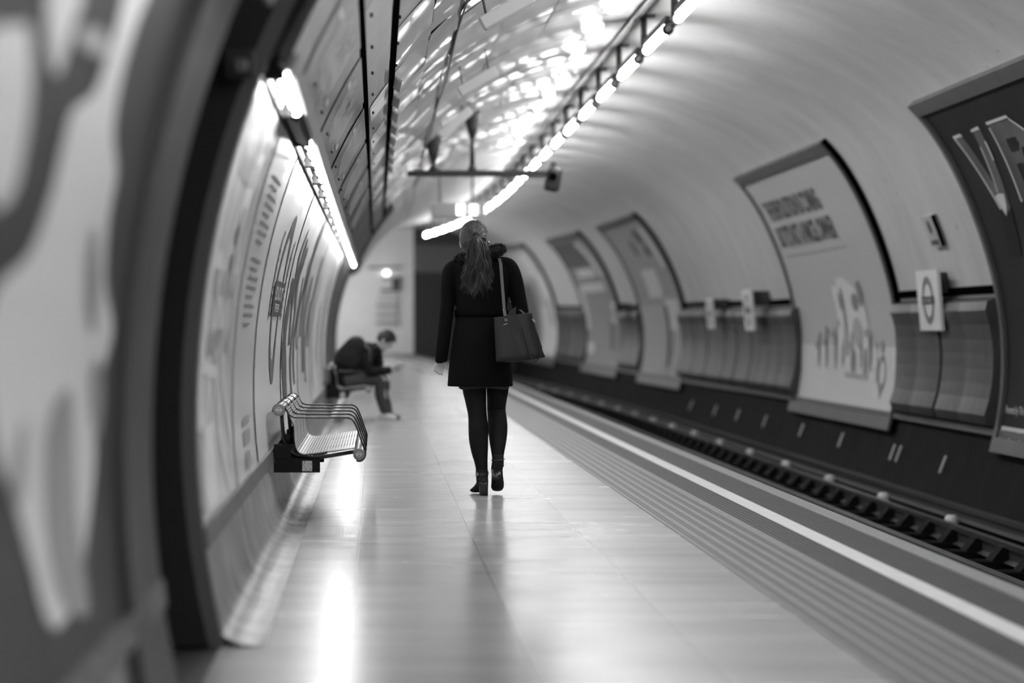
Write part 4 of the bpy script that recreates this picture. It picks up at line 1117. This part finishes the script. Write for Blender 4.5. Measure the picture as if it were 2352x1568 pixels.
rarm = [((1180, .12, 618), .040), ((1192, .11, 665), .037), ((1203, .11, 722), .033), ((1198, .22, 745), .030), ((1180, .34, 752), .026)]
for A in (larm, rarm):
    pts, rs = dense([(wx(p[0]), WY + p[1], wz(p[2])) for p, r in A], [r for p, r in A], 4); q.tube(pts, rs, 12)
hand(q, (wx(1013), WY + .13, wz(831)), (wx(1008), WY + .135, wz(849)), (.15, -1, .1), (-1, -.15, .1), (1, -.5, 0), .88)
hand(q, (wx(1180), WY + .34, wz(752)), (wx(1166), WY + .40, wz(754)), (0, 0, -1), (0, .9, .2), (-.3, .5, .6))
body = q.build('body', M_skin, woman); remesh(body, .0032, 2)
eyes(T, woman)
# coat
q = MB()
q.loft(secs_dense([(wx(1105), TY, wz(888), .209, .160), (wx(1105.5), TY, wz(850), .203, .158), (wx(1106), TY, wz(800), .189, .150), (wx(1107), TY, wz(756), .176, .138), (wx(1108), TY, wz(717), .163, .118),
                   (wx(1108), TY, wz(683), .170, .124), (wx(1107), TY, wz(645), .182, .130), (wx(1106), TY, wz(620), .192, .118), (wx(1104), TY, wz(606), .180, .098), (wx(1101), TY - .005, wz(596), .125, .080), (wx(1098), TY - .01, wz(586), .075, .07)], 4), 32)
LS = [((1068, .12, 609), .040), ((1048, .12, 613), .050), ((1036.5, .12, 624), .0545), ((1031, .115, 650), .050), ((1029, .11, 690), .046), ((1025, .105, 735), .0445), ((1020, .11, 780), .042), ((1014.8, .125, 824), .0395), ((1014.5, .127, 828), .038)]
RS = [((1140, .12, 604), .040), ((1160, .12, 606), .050), ((1173, .12, 615), .0555), ((1184, .115, 643), .054), ((1191, .11, 675), .052), ((1199, .105, 718), .050), ((1203, .13, 745), .049), ((1198, .22, 752), .045), ((1184, .31, 754), .04)]
for A in (LS, RS):
    pts, rs = dense([(wx(p[0]), WY + p[1], wz(p[2])) for p, r in A], [r for p, r in A], 4); q.tube(pts, rs, 18)
M_coat = mat('black_wool_coat', .004, .9, .08, var=.15, vscale=30, bump=.25, bscale=160)
coat = q.build('coat', M_coat, woman); remesh(coat, .006, 3)
# collar flap at the right
q = MB(); q.ring_loft([[(wx(1125), TY - .09, wz(592)), (wx(1148), TY - .075, wz(594)), (wx(1150), TY - .03, wz(590)), (wx(1128), TY - .03, wz(583))],
                       [(wx(1120), TY - .085, wz(578)), (wx(1138), TY - .07, wz(573)), (wx(1142), TY - .02, wz(570)), (wx(1122), TY - .02, wz(570))]])
q.build('collar_flap', M_coat, woman)
# belt and loop
q = MB(); n = 40
def belt_r(z, e): return [(wx(1108) + (.166 + e) * math.cos(2 * PI * k / n), TY + (.121 + e) * math.sin(2 * PI * k / n), z) for k in range(n)]
q.ring_loft([belt_r(wz(727), .0), belt_r(wz(727), .006), belt_r(wz(711), .007), belt_r(wz(711), .0)], False)
blt = q.build('belt', mat('belt_black', .003, .9, .04), woman, smooth=True)
q = MB(); c0 = (wx(1047), TY - .01, wz(720)); q.tube([(c0[0] - .012 + .02 * math.cos(a) * .8, c0[1], c0[2] + .022 * math.sin(a)) for a in ys(0, 2 * PI, .4)], .003, 6); q.build('belt_loop', M_coat, blt)
# fur collar
q = MB(); rnd = random.Random(4); n = 28
fc = Vector((wx(1096), TY - .005, wz(582)))
def furp(a): 
    s = .105 + .02 * math.cos(a); t = .085
    return fc + Vector((s * 1.22 * math.cos(a), t * math.sin(a), .035 * math.cos(a) - .005))
for i in range(n):
    pass
q.tube([furp(2 * PI * i / n) for i in range(n + 1)], .030, 8)
for i in range(3600):
    a = rnd.uniform(0, 2 * PI); b = rnd.uniform(0, 2 * PI); c0 = furp(a)
    out = Vector((math.cos(a), math.sin(a), 0)); nrm = out * math.cos(b) + Vector((0, 0, 1)) * math.sin(b)
    p0 = c0 + nrm * .026; d = (nrm + Vector((rnd.uniform(-.6, .6), rnd.uniform(-.6, .6), rnd.uniform(-.8, .2)))).normalized()
    p1 = p0 + d * rnd.uniform(.012, .026)
    q.tube([p0, p0.lerp(p1, .5) + Vector((0, 0, -.002)), p1], [.0018, .0012, .0002], 3, False)
q.build('fur_collar', mat('black_fur', .016, .8, .2), woman)
# hair
def hair_mat():
    m = bpy.data.materials.new('brown_hair'); N, L, b = nodes_of(m)
    g = N.new('ShaderNodeNewGeometry'); r = N.new('ShaderNodeMapRange')
    r.inputs[3].default_value = .010; r.inputs[4].default_value = .085
    pw = mth(N, L, 'POWER', g.outputs['Random Per Island'], 1.7)
    L.new(pw, r.inputs[0]); L.new(r.outputs[0], b.inputs['Base Color'])
    b.inputs['Roughness'].default_value = .38; b.inputs['Specular IOR Level'].default_value = .55
    return m
M_hair = hair_mat()
hcV = Vector(hc) + Vector((0, -.008, .018)); knot = Vector((wx(1093), TY - .125, wz(543)))
q = MB(); q.ball(hcV, .0855, .103, .1085, 24, 16)
rnd = random.Random(11)
for i in range(1100):
    a = rnd.uniform(0, 2 * PI); el = rnd.uniform(.05, 1.0)
    # start round the hairline (front and sides), run over the skull to the knot
    st = Vector((math.sin(a), 0, math.cos(a))); fr2 = rnd.uniform(-.55, .85)
    p0 = hcV + Vector((st.x * .088 * math.sqrt(1 - fr2 * fr2 * .8), fr2 * .10, st.z * .108 * math.sqrt(1 - fr2 * fr2 * .8)))
    if p0.z < hcV.z - .05 and fr2 > .2: continue
    pts = []; hj = rnd.uniform(-.2, 1)
    for k in range(9):
        t = k / 8; p = p0.lerp(knot, t); d = p - hcV
        lim = math.sqrt((d.x / .086) ** 2 + (d.y / .104) ** 2 + (d.z / .107) ** 2)
        if lim < 1.0 and k < 8: d = d / max(lim, .05)
        if k < 8: d *= 1.0 + .02 * hj * math.sin(PI * t)
        pts.append(hcV + d)
    q.tube(pts, [.0008] + [rnd.uniform(.0008, .0018)] * 7 + [.001], 3, False)
for i in range(110):   # wisps
    a = rnd.uniform(-1.3, 1.3); p0 = hcV + Vector((.086 * math.sin(a), -.02, .106 * math.cos(a)))
    d = Vector((math.sin(a) + rnd.uniform(-.5, .5), rnd.uniform(-.6, .3), math.cos(a) + rnd.uniform(-.9, .1))).normalized()
    q.tube([p0, p0 + d * .010, p0 + d * .018 + Vector((0, 0, -.006))], [.0007, .0006, .0003], 3, False)
hair = q.build('hair', M_hair, woman, smooth=True)
q = MB(); rnd = random.Random(21)
prof_w = [(543, 6), (555, 17), (575, 23), (600, 27), (625, 31), (645, 33), (662, 28), (675, 20), (687, 8)]
def pw_at(y):
    for (a, b), (c2, d) in zip(prof_w, prof_w[1:]):
        if a <= y <= c2: return b + (d - b) * (y - a) / (c2 - a)
    return 6
def pc_at(y): return 1093 + 3.5 * (y - 543) / 140 + 1.5 * math.sin((y - 543) / 22.0)
def catmull(ps, t):
    n = len(ps) - 1; x = min(n - 1e-6, t * n); i = int(x); f = x - i
    return ps[i] + (ps[i + 1] - ps[i]) * (f * f * (3 - 2 * f))
for ci in range(64):
    u = max(-.95, min(.95, rnd.gauss(0, .5))); dep = rnd.uniform(-1, 1) * math.sqrt(1 - u * u)
    yend = rnd.uniform(632, 690) - abs(u) * 26
    wv = [0] + [rnd.gauss(0, 1) * (1.2 + 1.1 * k) for k in range(6)]          # sideways wander of the lock
    dv_ = [0] + [rnd.gauss(0, .006) for k in range(6)]
    curl = rnd.uniform(-1, 1) * 9; ph = rnd.uniform(0, 6.28); fr3 = rnd.uniform(5.5, 9)
    for j in range(20):
        ju, jd = rnd.gauss(0, 1), rnd.gauss(0, 1); je = yend + rnd.uniform(-14, 6); n = 18; pts = []
        r0 = rnd.uniform(.0007, .0016); lo = rnd.gauss(0, 1.6)
        for k in range(n + 1):
            t = k / n; y = 543 + (je - 543) * t
            spread = .6 + 2.4 * math.sin(min(1, t * 1.3) * PI) + 1.2 * t
            x = pc_at(y) + u * pw_at(min(y, 668)) + catmull(wv, t) * min(1, t * 2) + ju * spread * .8 + curl * max(0, t - .72) ** 1.2 * 2 + 1.6 * math.sin(y / fr3 + ph) * t + lo * t * t * 2
            yy_ = TY - .135 - .028 * math.sin(min(1, t * 3) * PI / 2) - dep * .030 * (.3 + t) + .02 * t + catmull(dv_, t) + jd * .0015 * spread
            pts.append((wx(x), yy_, wz(y + 2.5 * math.sin(y / fr3 * 1.3 + ph + ju) * t)))
        q.tube(pts, [.0012] + [r0] * (n - 3) + [r0 * .7, r0 * .5, .0003], 3, False)
for i in range(40):
    sgn = rnd.choice((-1, 1)); y0 = rnd.uniform(600, 668); reach = rnd.uniform(3, 15); dr = rnd.uniform(6, 22); am = rnd.uniform(-2, 2); pts = []
    for k in range(9):
        t = k / 8; pts.append((wx(pc_at(y0) + sgn * (pw_at(y0) * .8 + reach * t)), TY - .155, wz(y0 + dr * t * t + am * math.sin(t * 5))))
    q.tube(pts, [.0007] * 7 + [.0004, .0002], 3, False)
q.build('ponytail', M_hair, hair, smooth=True)
# earrings
q = MB(); q.ball((wx(1061), TY - .03, wz(565)), .008, .006, .010, 8, 6); q.ball((wx(1123.5), TY - .03, wz(556)), .009, .006, .012, 8, 6)
q.build('earrings', mat('earring_bright', .8, .15, .5, metal=1), woman, smooth=True)
# skirt with triangle print
def skirt_mat():
    m = bpy.data.materials.new('patterned_skirt'); N, L, b = nodes_of(m)
    tc = N.new('ShaderNodeTexCoord'); sx = N.new('ShaderNodeSeparateXYZ'); L.new(tc.outputs['Object'], sx.inputs[0])
    fx = mth(N, L, 'ABSOLUTE', mth(N, L, 'SUBTRACT', mth(N, L, 'FRACT', mth(N, L, 'DIVIDE', sx.outputs[0], .026)), .5))
    fz = mth(N, L, 'FRACT', mth(N, L, 'DIVIDE', sx.outputs[2], .02))
    d = mth(N, L, 'ABSOLUTE', mth(N, L, 'SUBTRACT', mth(N, L, 'MULTIPLY', fx, 2), fz))
    k = mth(N, L, 'LESS_THAN', d, .2)
    v = mth(N, L, 'ADD', .012, mth(N, L, 'MULTIPLY', k, .07)); L.new(v, b.inputs['Base Color']); b.inputs['Roughness'].default_value = .8
    return m
q = MB(); n = 48
def skr(z, e): return [(wx(1114) + (.158 + e + .004 * math.sin(9 * 2 * PI * k / n)) * math.cos(2 * PI * k / n), TY + (.118 + e) * math.sin(2 * PI * k / n), z + .006 * math.sin(3 * 2 * PI * k / n)) for k in range(n)]
q.ring_loft([skr(wz(893), 0), skr(wz(886), .002), skr(wz(860), -.004)], True)
q.build('skirt', skirt_mat(), woman, smooth=False)
# tights
M_ti = mat('black_tights', .006, .7, .15, bump=.1, bscale=300)
q = MB()
for L_ in (LLEG, RLEG):
    pts, rs = legp([((L_[0][0][0], L_[0][0][1], 850), L_[0][1])] + L_); q.tube(pts, rs, 24)
q.build('tights', M_ti, woman, smooth=True)
# boots
M_boot = mat('black_suede_boot', .010, .75, .25)
M_heel = mat('dark_stacked_heel', .014, .32, .5)
def X_(x): return wx(x)
q = MB()
q.loft(secs_dense([(X_(1107.5), WY + .045, wz(1079), .040, .044), (X_(1108), WY + .045, wz(1092), .0385, .043), (X_(1108.5), WY + .04, wz(1108), .0375, .046), (X_(1109), WY + .035, wz(1118), .033, .040)], 3), 20)
q.ball((X_(1110.5), WY + .022, wz(1107)), .031, .042, .030, 16, 10)
rings = []
for (x, dy, y, rx, rz) in ((1111, -.005, 1104, .030, .030), (1109, .03, 1107, .036, .034), (1106, .08, 1116, .036, .030), (1102, .13, 1124, .038, .024), (1098, .18, 1129, .040, .018), (1095, .22, 1131, .036, .015), (1093, .25, 1132, .022, .010)):
    rings.append([(X_(x) + rx * math.cos(2 * PI * k / 16) , WY + dy, wz(y) + rz * math.sin(2 * PI * k / 16)) for k in range(16)])
q.ring_loft(rings)
bl = q.build('boot', M_boot, woman); remesh(bl, .004, 3)
def heel_loft(secs, n=24):
    q = MB(); q.ring_loft([[(cx + rx * abs(math.cos(a)) ** .45 * (1 if math.cos(a) > 0 else -1), cy + ry * abs(math.sin(a)) ** .6 * (1 if math.sin(a) > 0 else -1) + ty * abs(math.sin(a)), cz + tz * math.sin(a))
                            for a in (2 * PI * k / n for k in range(n))] for cx, cy, cz, rx, ry, ty, tz in secs]); return q
q = heel_loft([(X_(1111.3), WY + .025, 0, .0275, .030, 0, 0), (X_(1111.3), WY + .022, .03, .0278, .032, 0, 0), (X_(1111), WY + .02, .06, .029, .036, 0, .002), (X_(1110.8), WY + .02, .082, .0305, .040, 0, .006), (X_(1110.5), WY + .022, .092, .026, .036, 0, .006)])
if 0: q.hexa([(X_(1101), WY - .005, 0), (X_(1121.5), WY - .005, 0), (X_(1121.5), WY + .055, 0), (X_(1101.5), WY + .055, 0), (X_(1099.5), WY - .022, wz(1110)), (X_(1122.5), WY - .022, wz(1110)), (X_(1122.5), WY + .06, wz(1112)), (X_(1099.5), WY + .06, wz(1112))])
hb = q.build('heel', M_heel, bl, smooth=True)
q = MB(); q.ring_loft([[(X_(1108) + .042 * math.cos(2 * PI * k / 24), WY + .045 + .047 * math.sin(2 * PI * k / 24), z + .003 * math.cos(2 * PI * k / 24)) for k in range(24)] for z in (wz(1092), wz(1085.5))], False)
st = q.build('strap', mat('strap_leather', .025, .35, .5), bl, smooth=True)
q = MB(); q.rbox((X_(1096), WY + .005, wz(1089)), .016, .012, .022, .003); q.build('buckle', mat('buckle', .3, .25, metal=.8), st)
# right boot, heel lifted, sole towards the viewer
q = MB()
q.tube([(X_(1144.5), WY + .05, wz(1047)), (X_(1144.5), WY + .035, wz(1066)), (X_(1144.0), WY + .045, wz(1082))], [.038, .0375, .030], 18)
rings = []
for (x, dy, y, rx, rd) in ((1141, .03, 1062, .030, .028), (1142, .045, 1076, .037, .034), (1144, .085, 1096, .037, .030), (1145.5, .125, 1112, .041, .026), (1145.5, .155, 1122, .042, .020), (1145.5, .18, 1129, .034, .012), (1145.5, .19, 1132, .020, .006)):
    rings.append([(X_(x) + rx * math.cos(2 * PI * k / 16), WY + dy + rd * .9 * math.sin(2 * PI * k / 16), wz(y) + rd * .35 * math.sin(2 * PI * k / 16)) for k in range(16)])
q.ring_loft(rings)
brt = q.build('boot', M_boot, woman); remesh(brt, .004, 3)
q = MB(); n = 24
q.ring_loft([[(X_(cx) + rx * abs(math.cos(a)) ** .45 * (1 if math.cos(a) > 0 else -1), WY + cy + rr_ * .55 * math.sin(a), wz(yy2) + rr_ * .85 * abs(math.sin(a)) ** .7 * (1 if math.sin(a) > 0 else -1))
              for a in (2 * PI * k / n for k in range(n))] for cx, cy, yy2, rx, rr_ in ((1140.2, -.045, 1093, .0270, .030), (1140.2, -.02, 1090, .0275, .032), (1140.3, .01, 1086, .029, .034), (1140.5, .04, 1081, .030, .036))])
if 0: q.hexa([(X_(1130.5), WY - .045, wz(1106)), (X_(1150), WY - .045, wz(1106)), (X_(1150.5), WY + .02, wz(1104)), (X_(1131), WY + .02, wz(1104)),
                  (X_(1129.5), WY - .03, wz(1086)), (X_(1150), WY - .03, wz(1086)), (X_(1151.5), WY + .05, wz(1066)), (X_(1130), WY + .05, wz(1066))])
q.build('heel', M_heel, brt, smooth=True)
q = MB(); q.tube([(X_(1144.5) + .041 * math.cos(a), WY + .035 + .041 * math.sin(a), wz(1056) + .006 * math.sin(a + 1)) for a in ys(0, 2 * PI, .35)], .0035, 6); q.tube([(X_(1156), WY + .05, wz(1062)), (X_(1158), WY + .06, wz(1072))], .003, 6)
q.build('strap', mat('strap_leather', .025, .35, .5), brt, smooth=True)

# ------------------------------------------------------------------ handbag
bag = thing('handbag', (wx(1190), WY - .1, wz(828)), 'dark smooth tote bag hanging from the walking woman\'s shoulder by a flat strap', 'handbag')
M_bag = mat('bag_leather', .016, .45, .25, bump=.08, bscale=60)
yb0, yb1 = WY - .17, WY - .03
q = MB()
def brow(t, fx):   # t 0 bottom .. 1 top ; fx 0 left .. 1 right
    xl = 1138 + (1133 - 1138) * t; xr = 1250 + (1219 - 1250) * t ** .8
    yl = 830 + (729 - 830) * t; yr = 819 + (717 - 819) * t
    return xl + (xr - xl) * fx, yl + (yr - yl) * fx + (5 * math.sin(PI * fx) if t < .08 else 0)
rings = []
for t in (0, .04, .12, .3, .5, .7, .9, .97, 1):
    ring = []
    half = .065 * (1 - .62 * t) * (.75 if t == 0 else 1)
    N_ = 16
    for k in range(N_):
        fx = k / (N_ - 1); x, y = brow(t, fx); ed = min(1, min(fx, 1 - fx) * 8)
        fold = .012 * math.sin(fx * PI * 2.2 + 1) * (1 - abs(t - .5)) + .010 * math.exp(-((fx - .58 + .25 * (t - .5)) ** 2) / .003)
        ring.append((wx(x), WY - .10 - half * (.45 + .55 * ed) + fold, wz(y)))
    for k in range(N_ - 1, -1, -1):
        fx = k / (N_ - 1); x, y = brow(t, fx); ed = min(1, min(fx, 1 - fx) * 8)
        ring.append((wx(x), WY - .10 + half * (.45 + .55 * ed), wz(y)))
    rings.append(ring)
q.ring_loft(rings)
bb = q.build('bag_body', M_bag, bag, smooth=True)
# side flap standing up where the opening folds
q = MB(); q.hexa([(wx(1160), WY - .085, wz(728)), (wx(1183), WY - .085, wz(726)), (wx(1183), WY - .07, wz(726)), (wx(1160), WY - .07, wz(728)),
                  (wx(1172), WY - .08, wz(712)), (wx(1184), WY - .08, wz(704)), (wx(1184), WY - .07, wz(704)), (wx(1172), WY - .07, wz(712))])
q.build('tie', M_bag, bb)
def band(pts, wd, th, m, nm, par):
    q = MB(); rings = []
    for p in pts:
        p = Vector(p); rings.append([p + Vector((-wd / 2, -th, 0)), p + Vector((wd / 2, -th, 0)), p + Vector((wd / 2, th, 0)), p + Vector((-wd / 2, th, 0))])
    q.ring_loft(rings); return q.build(nm, m, par)
M_strap = mat('strap_sheen', .08, .35, .5)
spt = [(wx(1146), TY + .05, wz(596)), (wx(1146), TY - .03, wz(590.5)), (wx(1147.5), TY - .09, wz(593)), (wx(1150), TY - .125, wz(603)), (wx(1152.5), TY - .14, wz(640)), (wx(1155.5), TY - .155, wz(680)), (wx(1157.5), TY - .17, wz(712)), (wx(1160), WY - .155, wz(738))]
band(spt, .019, .002, M_strap, 'strap', bag)
band([(wx(1146), TY + .05, wz(596)), (wx(1162), TY + .16, wz(640)), (wx(1178), TY + .15, wz(690)), (wx(1205), WY - .07, wz(722))], .016, .002, M_strap, 'strap', bag)
q = MB(); q.tube([(wx(1218), WY - .13, wz(722)), (wx(1228), WY - .16, wz(760)), (wx(1240), WY - .165, wz(798)), (wx(1236), WY - .165, wz(820)), (wx(1225), WY - .16, wz(830)), (wx(1214), WY - .16, wz(818)), (wx(1205), WY - .16, wz(780)), (wx(1196), WY - .155, wz(748))], .0045, 6)
q.build('hanging_cord', mat('cord_black', .012, .5), bb)
q = MB(); q.rbox((wx(1222), WY - .155, wz(736)), .012, .006, .028, .002, Matrix.Rotation(rad(-38), 3, 'Y')); q.rbox((wx(1158), WY - .165, wz(744)), .026, .004, .005, .001, Matrix.Rotation(rad(-20), 3, 'Y'))
q.ball((wx(1153.5), WY - .16, wz(712)), .004); q.ball((wx(1154.5), WY - .16, wz(722.5)), .004)
q.build('bright_clasp', mat('clasp_metal', .85, .15, metal=1), bb)

# ------------------------------------------------------------------ seated man
MS = 202.0; MY = 27.5
def mx(x): return (x - 865) / MS
def mz(y): return (965 - y) / MS
man = thing('person', (mx(880), MY, 0), 'man in a dark hooded jacket hunched over a phone on the far bench', 'person')
q = MB()
T, Rm = head(q, (mx(884), MY + .12, mz(783)), (.78, -.18, -.62), (.62, 0, .78), .074, .094, .115)
eyes(T, man)
q.tube([(mx(862), MY + .14, mz(808)), (mx(876), MY + .125, mz(790))], [.062, .055], 14)
pts, rs = dense([(mx(792), MY + .15, mz(885)), (mx(805), MY + .15, mz(855)), (mx(828), MY + .15, mz(825)), (mx(852), MY + .15, mz(808))], [.13, .125, .13, .09], 4)
q.tube(pts, rs, 16, True, 1.15)
for dy, kx, ky, ax in ((.02, 871, 864, 884), (.28, 880, 866, 893)):
    pts, rs = dense([(mx(795), MY + dy, mz(882)), (mx(835), MY + dy, mz(874)), (mx(kx), MY + dy, mz(ky + 5)), (mx(kx + 5), MY + dy, mz(900)), (mx(ax), MY + dy, mz(945)), (mx(ax + 1), MY + dy, mz(955))], [.085, .078, .062, .052, .038, .036], 4)
    q.tube(pts, rs, 14)
for dy, ox in ((-.05, 0), (.33, 5)):
    pts, rs = dense([(mx(849), MY + dy + .02, mz(808)), (mx(846 + ox), MY + dy, mz(835)), (mx(852 + ox), MY + dy, mz(851)), (mx(880 + ox), MY + dy + (.06 if dy < 0 else -.08), mz(851)), (mx(900), MY + dy + (.10 if dy < 0 else -.12), mz(848))], [.055, .05, .045, .036, .026], 4)
    q.tube(pts, rs, 12)
hand(q, (mx(899), MY + .06, mz(848)), (mx(910), MY + .09, mz(844)), (.1, .5, .5), (.3, -.3, .8), (0, 0, 1), 1.0)
hand(q, (mx(901), MY + .20, mz(846)), (mx(912), MY + .17, mz(842)), (.1, -.5, .5), (.3, .3, .8), (0, 0, 1), 1.0)
bd = q.build('body', M_skin, man); remesh(bd, .006, 3)
q = MB()
pts, rs = dense([(mx(786), MY + .15, mz(888)), (mx(798), MY + .15, mz(862)), (mx(822), MY + .15, mz(828)), (mx(848), MY + .15, mz(808)), (mx(860), MY + .15, mz(803))], [.15, .155, .165, .13, .08], 4)
q.tube(pts, rs, 20, True, 1.2)
for dy, ox in ((-.05, 0), (.33, 5)):
    pts, rs = dense([(mx(849), MY + dy + .03, mz(808)), (mx(844 + ox), MY + dy, mz(832)), (mx(850 + ox), MY + dy, mz(852)), (mx(878 + ox), MY + dy + (.06 if dy < 0 else -.08), mz(852)), (mx(898), MY + dy + (.10 if dy < 0 else -.12), mz(849))], [.078, .07, .062, .052, .042], 4)
    q.tube(pts, rs, 14)
q.tube([(mx(866), MY + .0, mz(806)), (mx(862), MY + .14, mz(797)), (mx(866), MY + .28, mz(806))], [.045, .06, .045], 12)
q.tube([(mx(866), MY + .1, mz(806)), (mx(872), MY + .1, mz(835)), (mx(862), MY + .1, mz(850))], [.06, .05, .05], 12)
jk = q.build('jacket', mat('dark_jacket', .009, .8, .15), man); remesh(jk, .01, 4)
q = MB()
for dy, kx, ky, ax in ((.02, 870, 864, 884), (.28, 879, 866, 892)):
    pts, rs = dense([(mx(792), MY + dy, mz(880)), (mx(835), MY + dy, mz(872)), (mx(kx), MY + dy, mz(ky + 8)), (mx(kx + 3), MY + dy, mz(905)), (mx(ax - 2), MY + dy, mz(938)), (mx(ax), MY + dy, mz(951))], [.098, .088, .072, .064, .056, .054], 4)
    q.tube(pts, rs, 16)
jn = q.build('jeans', mat('grey_jeans', .045, .8, .2), man); remesh(jn, .012, 3)
q = MB(); Tm = T; q.ball(Tm(0, -.015, .03), .084, .098, .10, 18, 12, Rm)
rnd = random.Random(5)
for i in range(500):
    a = rnd.uniform(0, 2 * PI); b = rnd.uniform(-.2, 1.5)
    d = Vector((math.cos(a) * math.cos(b) * .085, math.sin(a) * math.cos(b) * .10 - .012, math.sin(b) * .10 + .032))
    if d.y > .06 and d.z < .05: continue
    q.tube([Tm(*d), Tm(d.x * 1.05, d.y * 1.03 + .012, d.z * 1.05 + .002), Tm(d.x * 1.06, d.y * 1.06 + .024, d.z * 1.04 - .004)], [.003, .0025, .0006], 4, False)
q.build('hair', mat('short_dark_hair', .022, .5, .4), man)
for dy, ax, g, nm in ((.02, 884, .6, 'pale'), (.28, 893, .1, 'dark')):
    q = MB(); rings = []
    for (x, z, ry, rz) in ((-22, .045, .03, .035), (-16, .06, .042, .05), (-6, .05, .045, .045), (6, .038, .045, .036), (16, .03, .04, .028), (21, .024, .022, .016)):
        rings.append([(mx(ax + x + 6), MY + dy + ry * math.cos(2 * PI * k / 14), z + rz * math.sin(2 * PI * k / 14)) for k in range(14)])
    q.ring_loft(rings)
    sh_ = q.build('shoe', mat('shoe_' + nm, g, .5), man, smooth=True)
    q = MB(); q.hexa([(mx(ax - 17), MY + dy - .04, .001), (mx(ax + 27), MY + dy - .04, .001), (mx(ax + 27), MY + dy + .04, .001), (mx(ax - 17), MY + dy + .04, .001)] +
                     [(mx(ax - 17), MY + dy - .044, .022), (mx(ax + 27), MY + dy - .044, .022), (mx(ax + 27), MY + dy + .044, .022), (mx(ax - 17), MY + dy + .044, .022)])
    q.build('sole', mat('sole_' + nm, .5 if nm == 'pale' else .05, .6), sh_)
# backpack
bp2 = thing('backpack', (mx(800), MY + .15, mz(848)), 'bulky dark backpack on the seated man\'s back with a bright round reflector', 'backpack')
q = MB(); out = [(768, 843), (800, 851), (826, 847), (836, 820), (842, 786), (832, 772), (818, 769), (803, 773), (788, 790), (772, 806), (763, 828)]
rings = []
for dy, s in ((-.07, .72), (-.03, .93), (.05, 1.0), (.25, 1.0), (.33, .93), (.37, .72)):
    cx_, cy_ = 803, 812
    rings.append([(mx(cx_ + (x - cx_) * s), MY + dy, mz(cy_ + (y - cy_) * s)) for x, y in out])
q.ring_loft(rings)
pk = q.build('pack', mat('pack_fabric', .015, .7, .15, var=.3, vscale=8), bp2, smooth=True)
sb = pk.modifiers.new('sub', 'SUBSURF'); sb.levels = 2; sb.render_levels = 2
q = MB(); q.tube([(mx(838), MY - .06, mz(790)), (mx(850), MY - .10, mz(802)), (mx(850), MY - .11, mz(826)), (mx(838), MY - .07, mz(843))], .02, 8, True, .4); q.build('shoulder_strap', mat('strap_dark', .03, .6), bp2, smooth=True)
q = MB(); q.ball((mx(816.5), MY - .052, mz(798.5)), .032, .008, .036, 14, 8); q.build('reflector', mat('reflector_pale', .8, .2), bp2, smooth=True)
ph = thing('mobile_phone', (mx(920), MY + .13, mz(846)), 'slim dark phone held in the seated man\'s hands', 'phone')
q = MB(); q.rbox((mx(920), MY + .13, mz(846)), .012, .075, .15, .004, Matrix.Rotation(rad(50), 3, 'Y')); q.build('case', mat('phone_dark', .05, .3), ph)
q = MB(); q.rbox((mx(920) - .006, MY + .13, mz(846) + .006), .002, .068, .135, .0008, Matrix.Rotation(rad(50), 3, 'Y'), 1); q.build('screen', mat('phone_screen', .15, .15), ph)
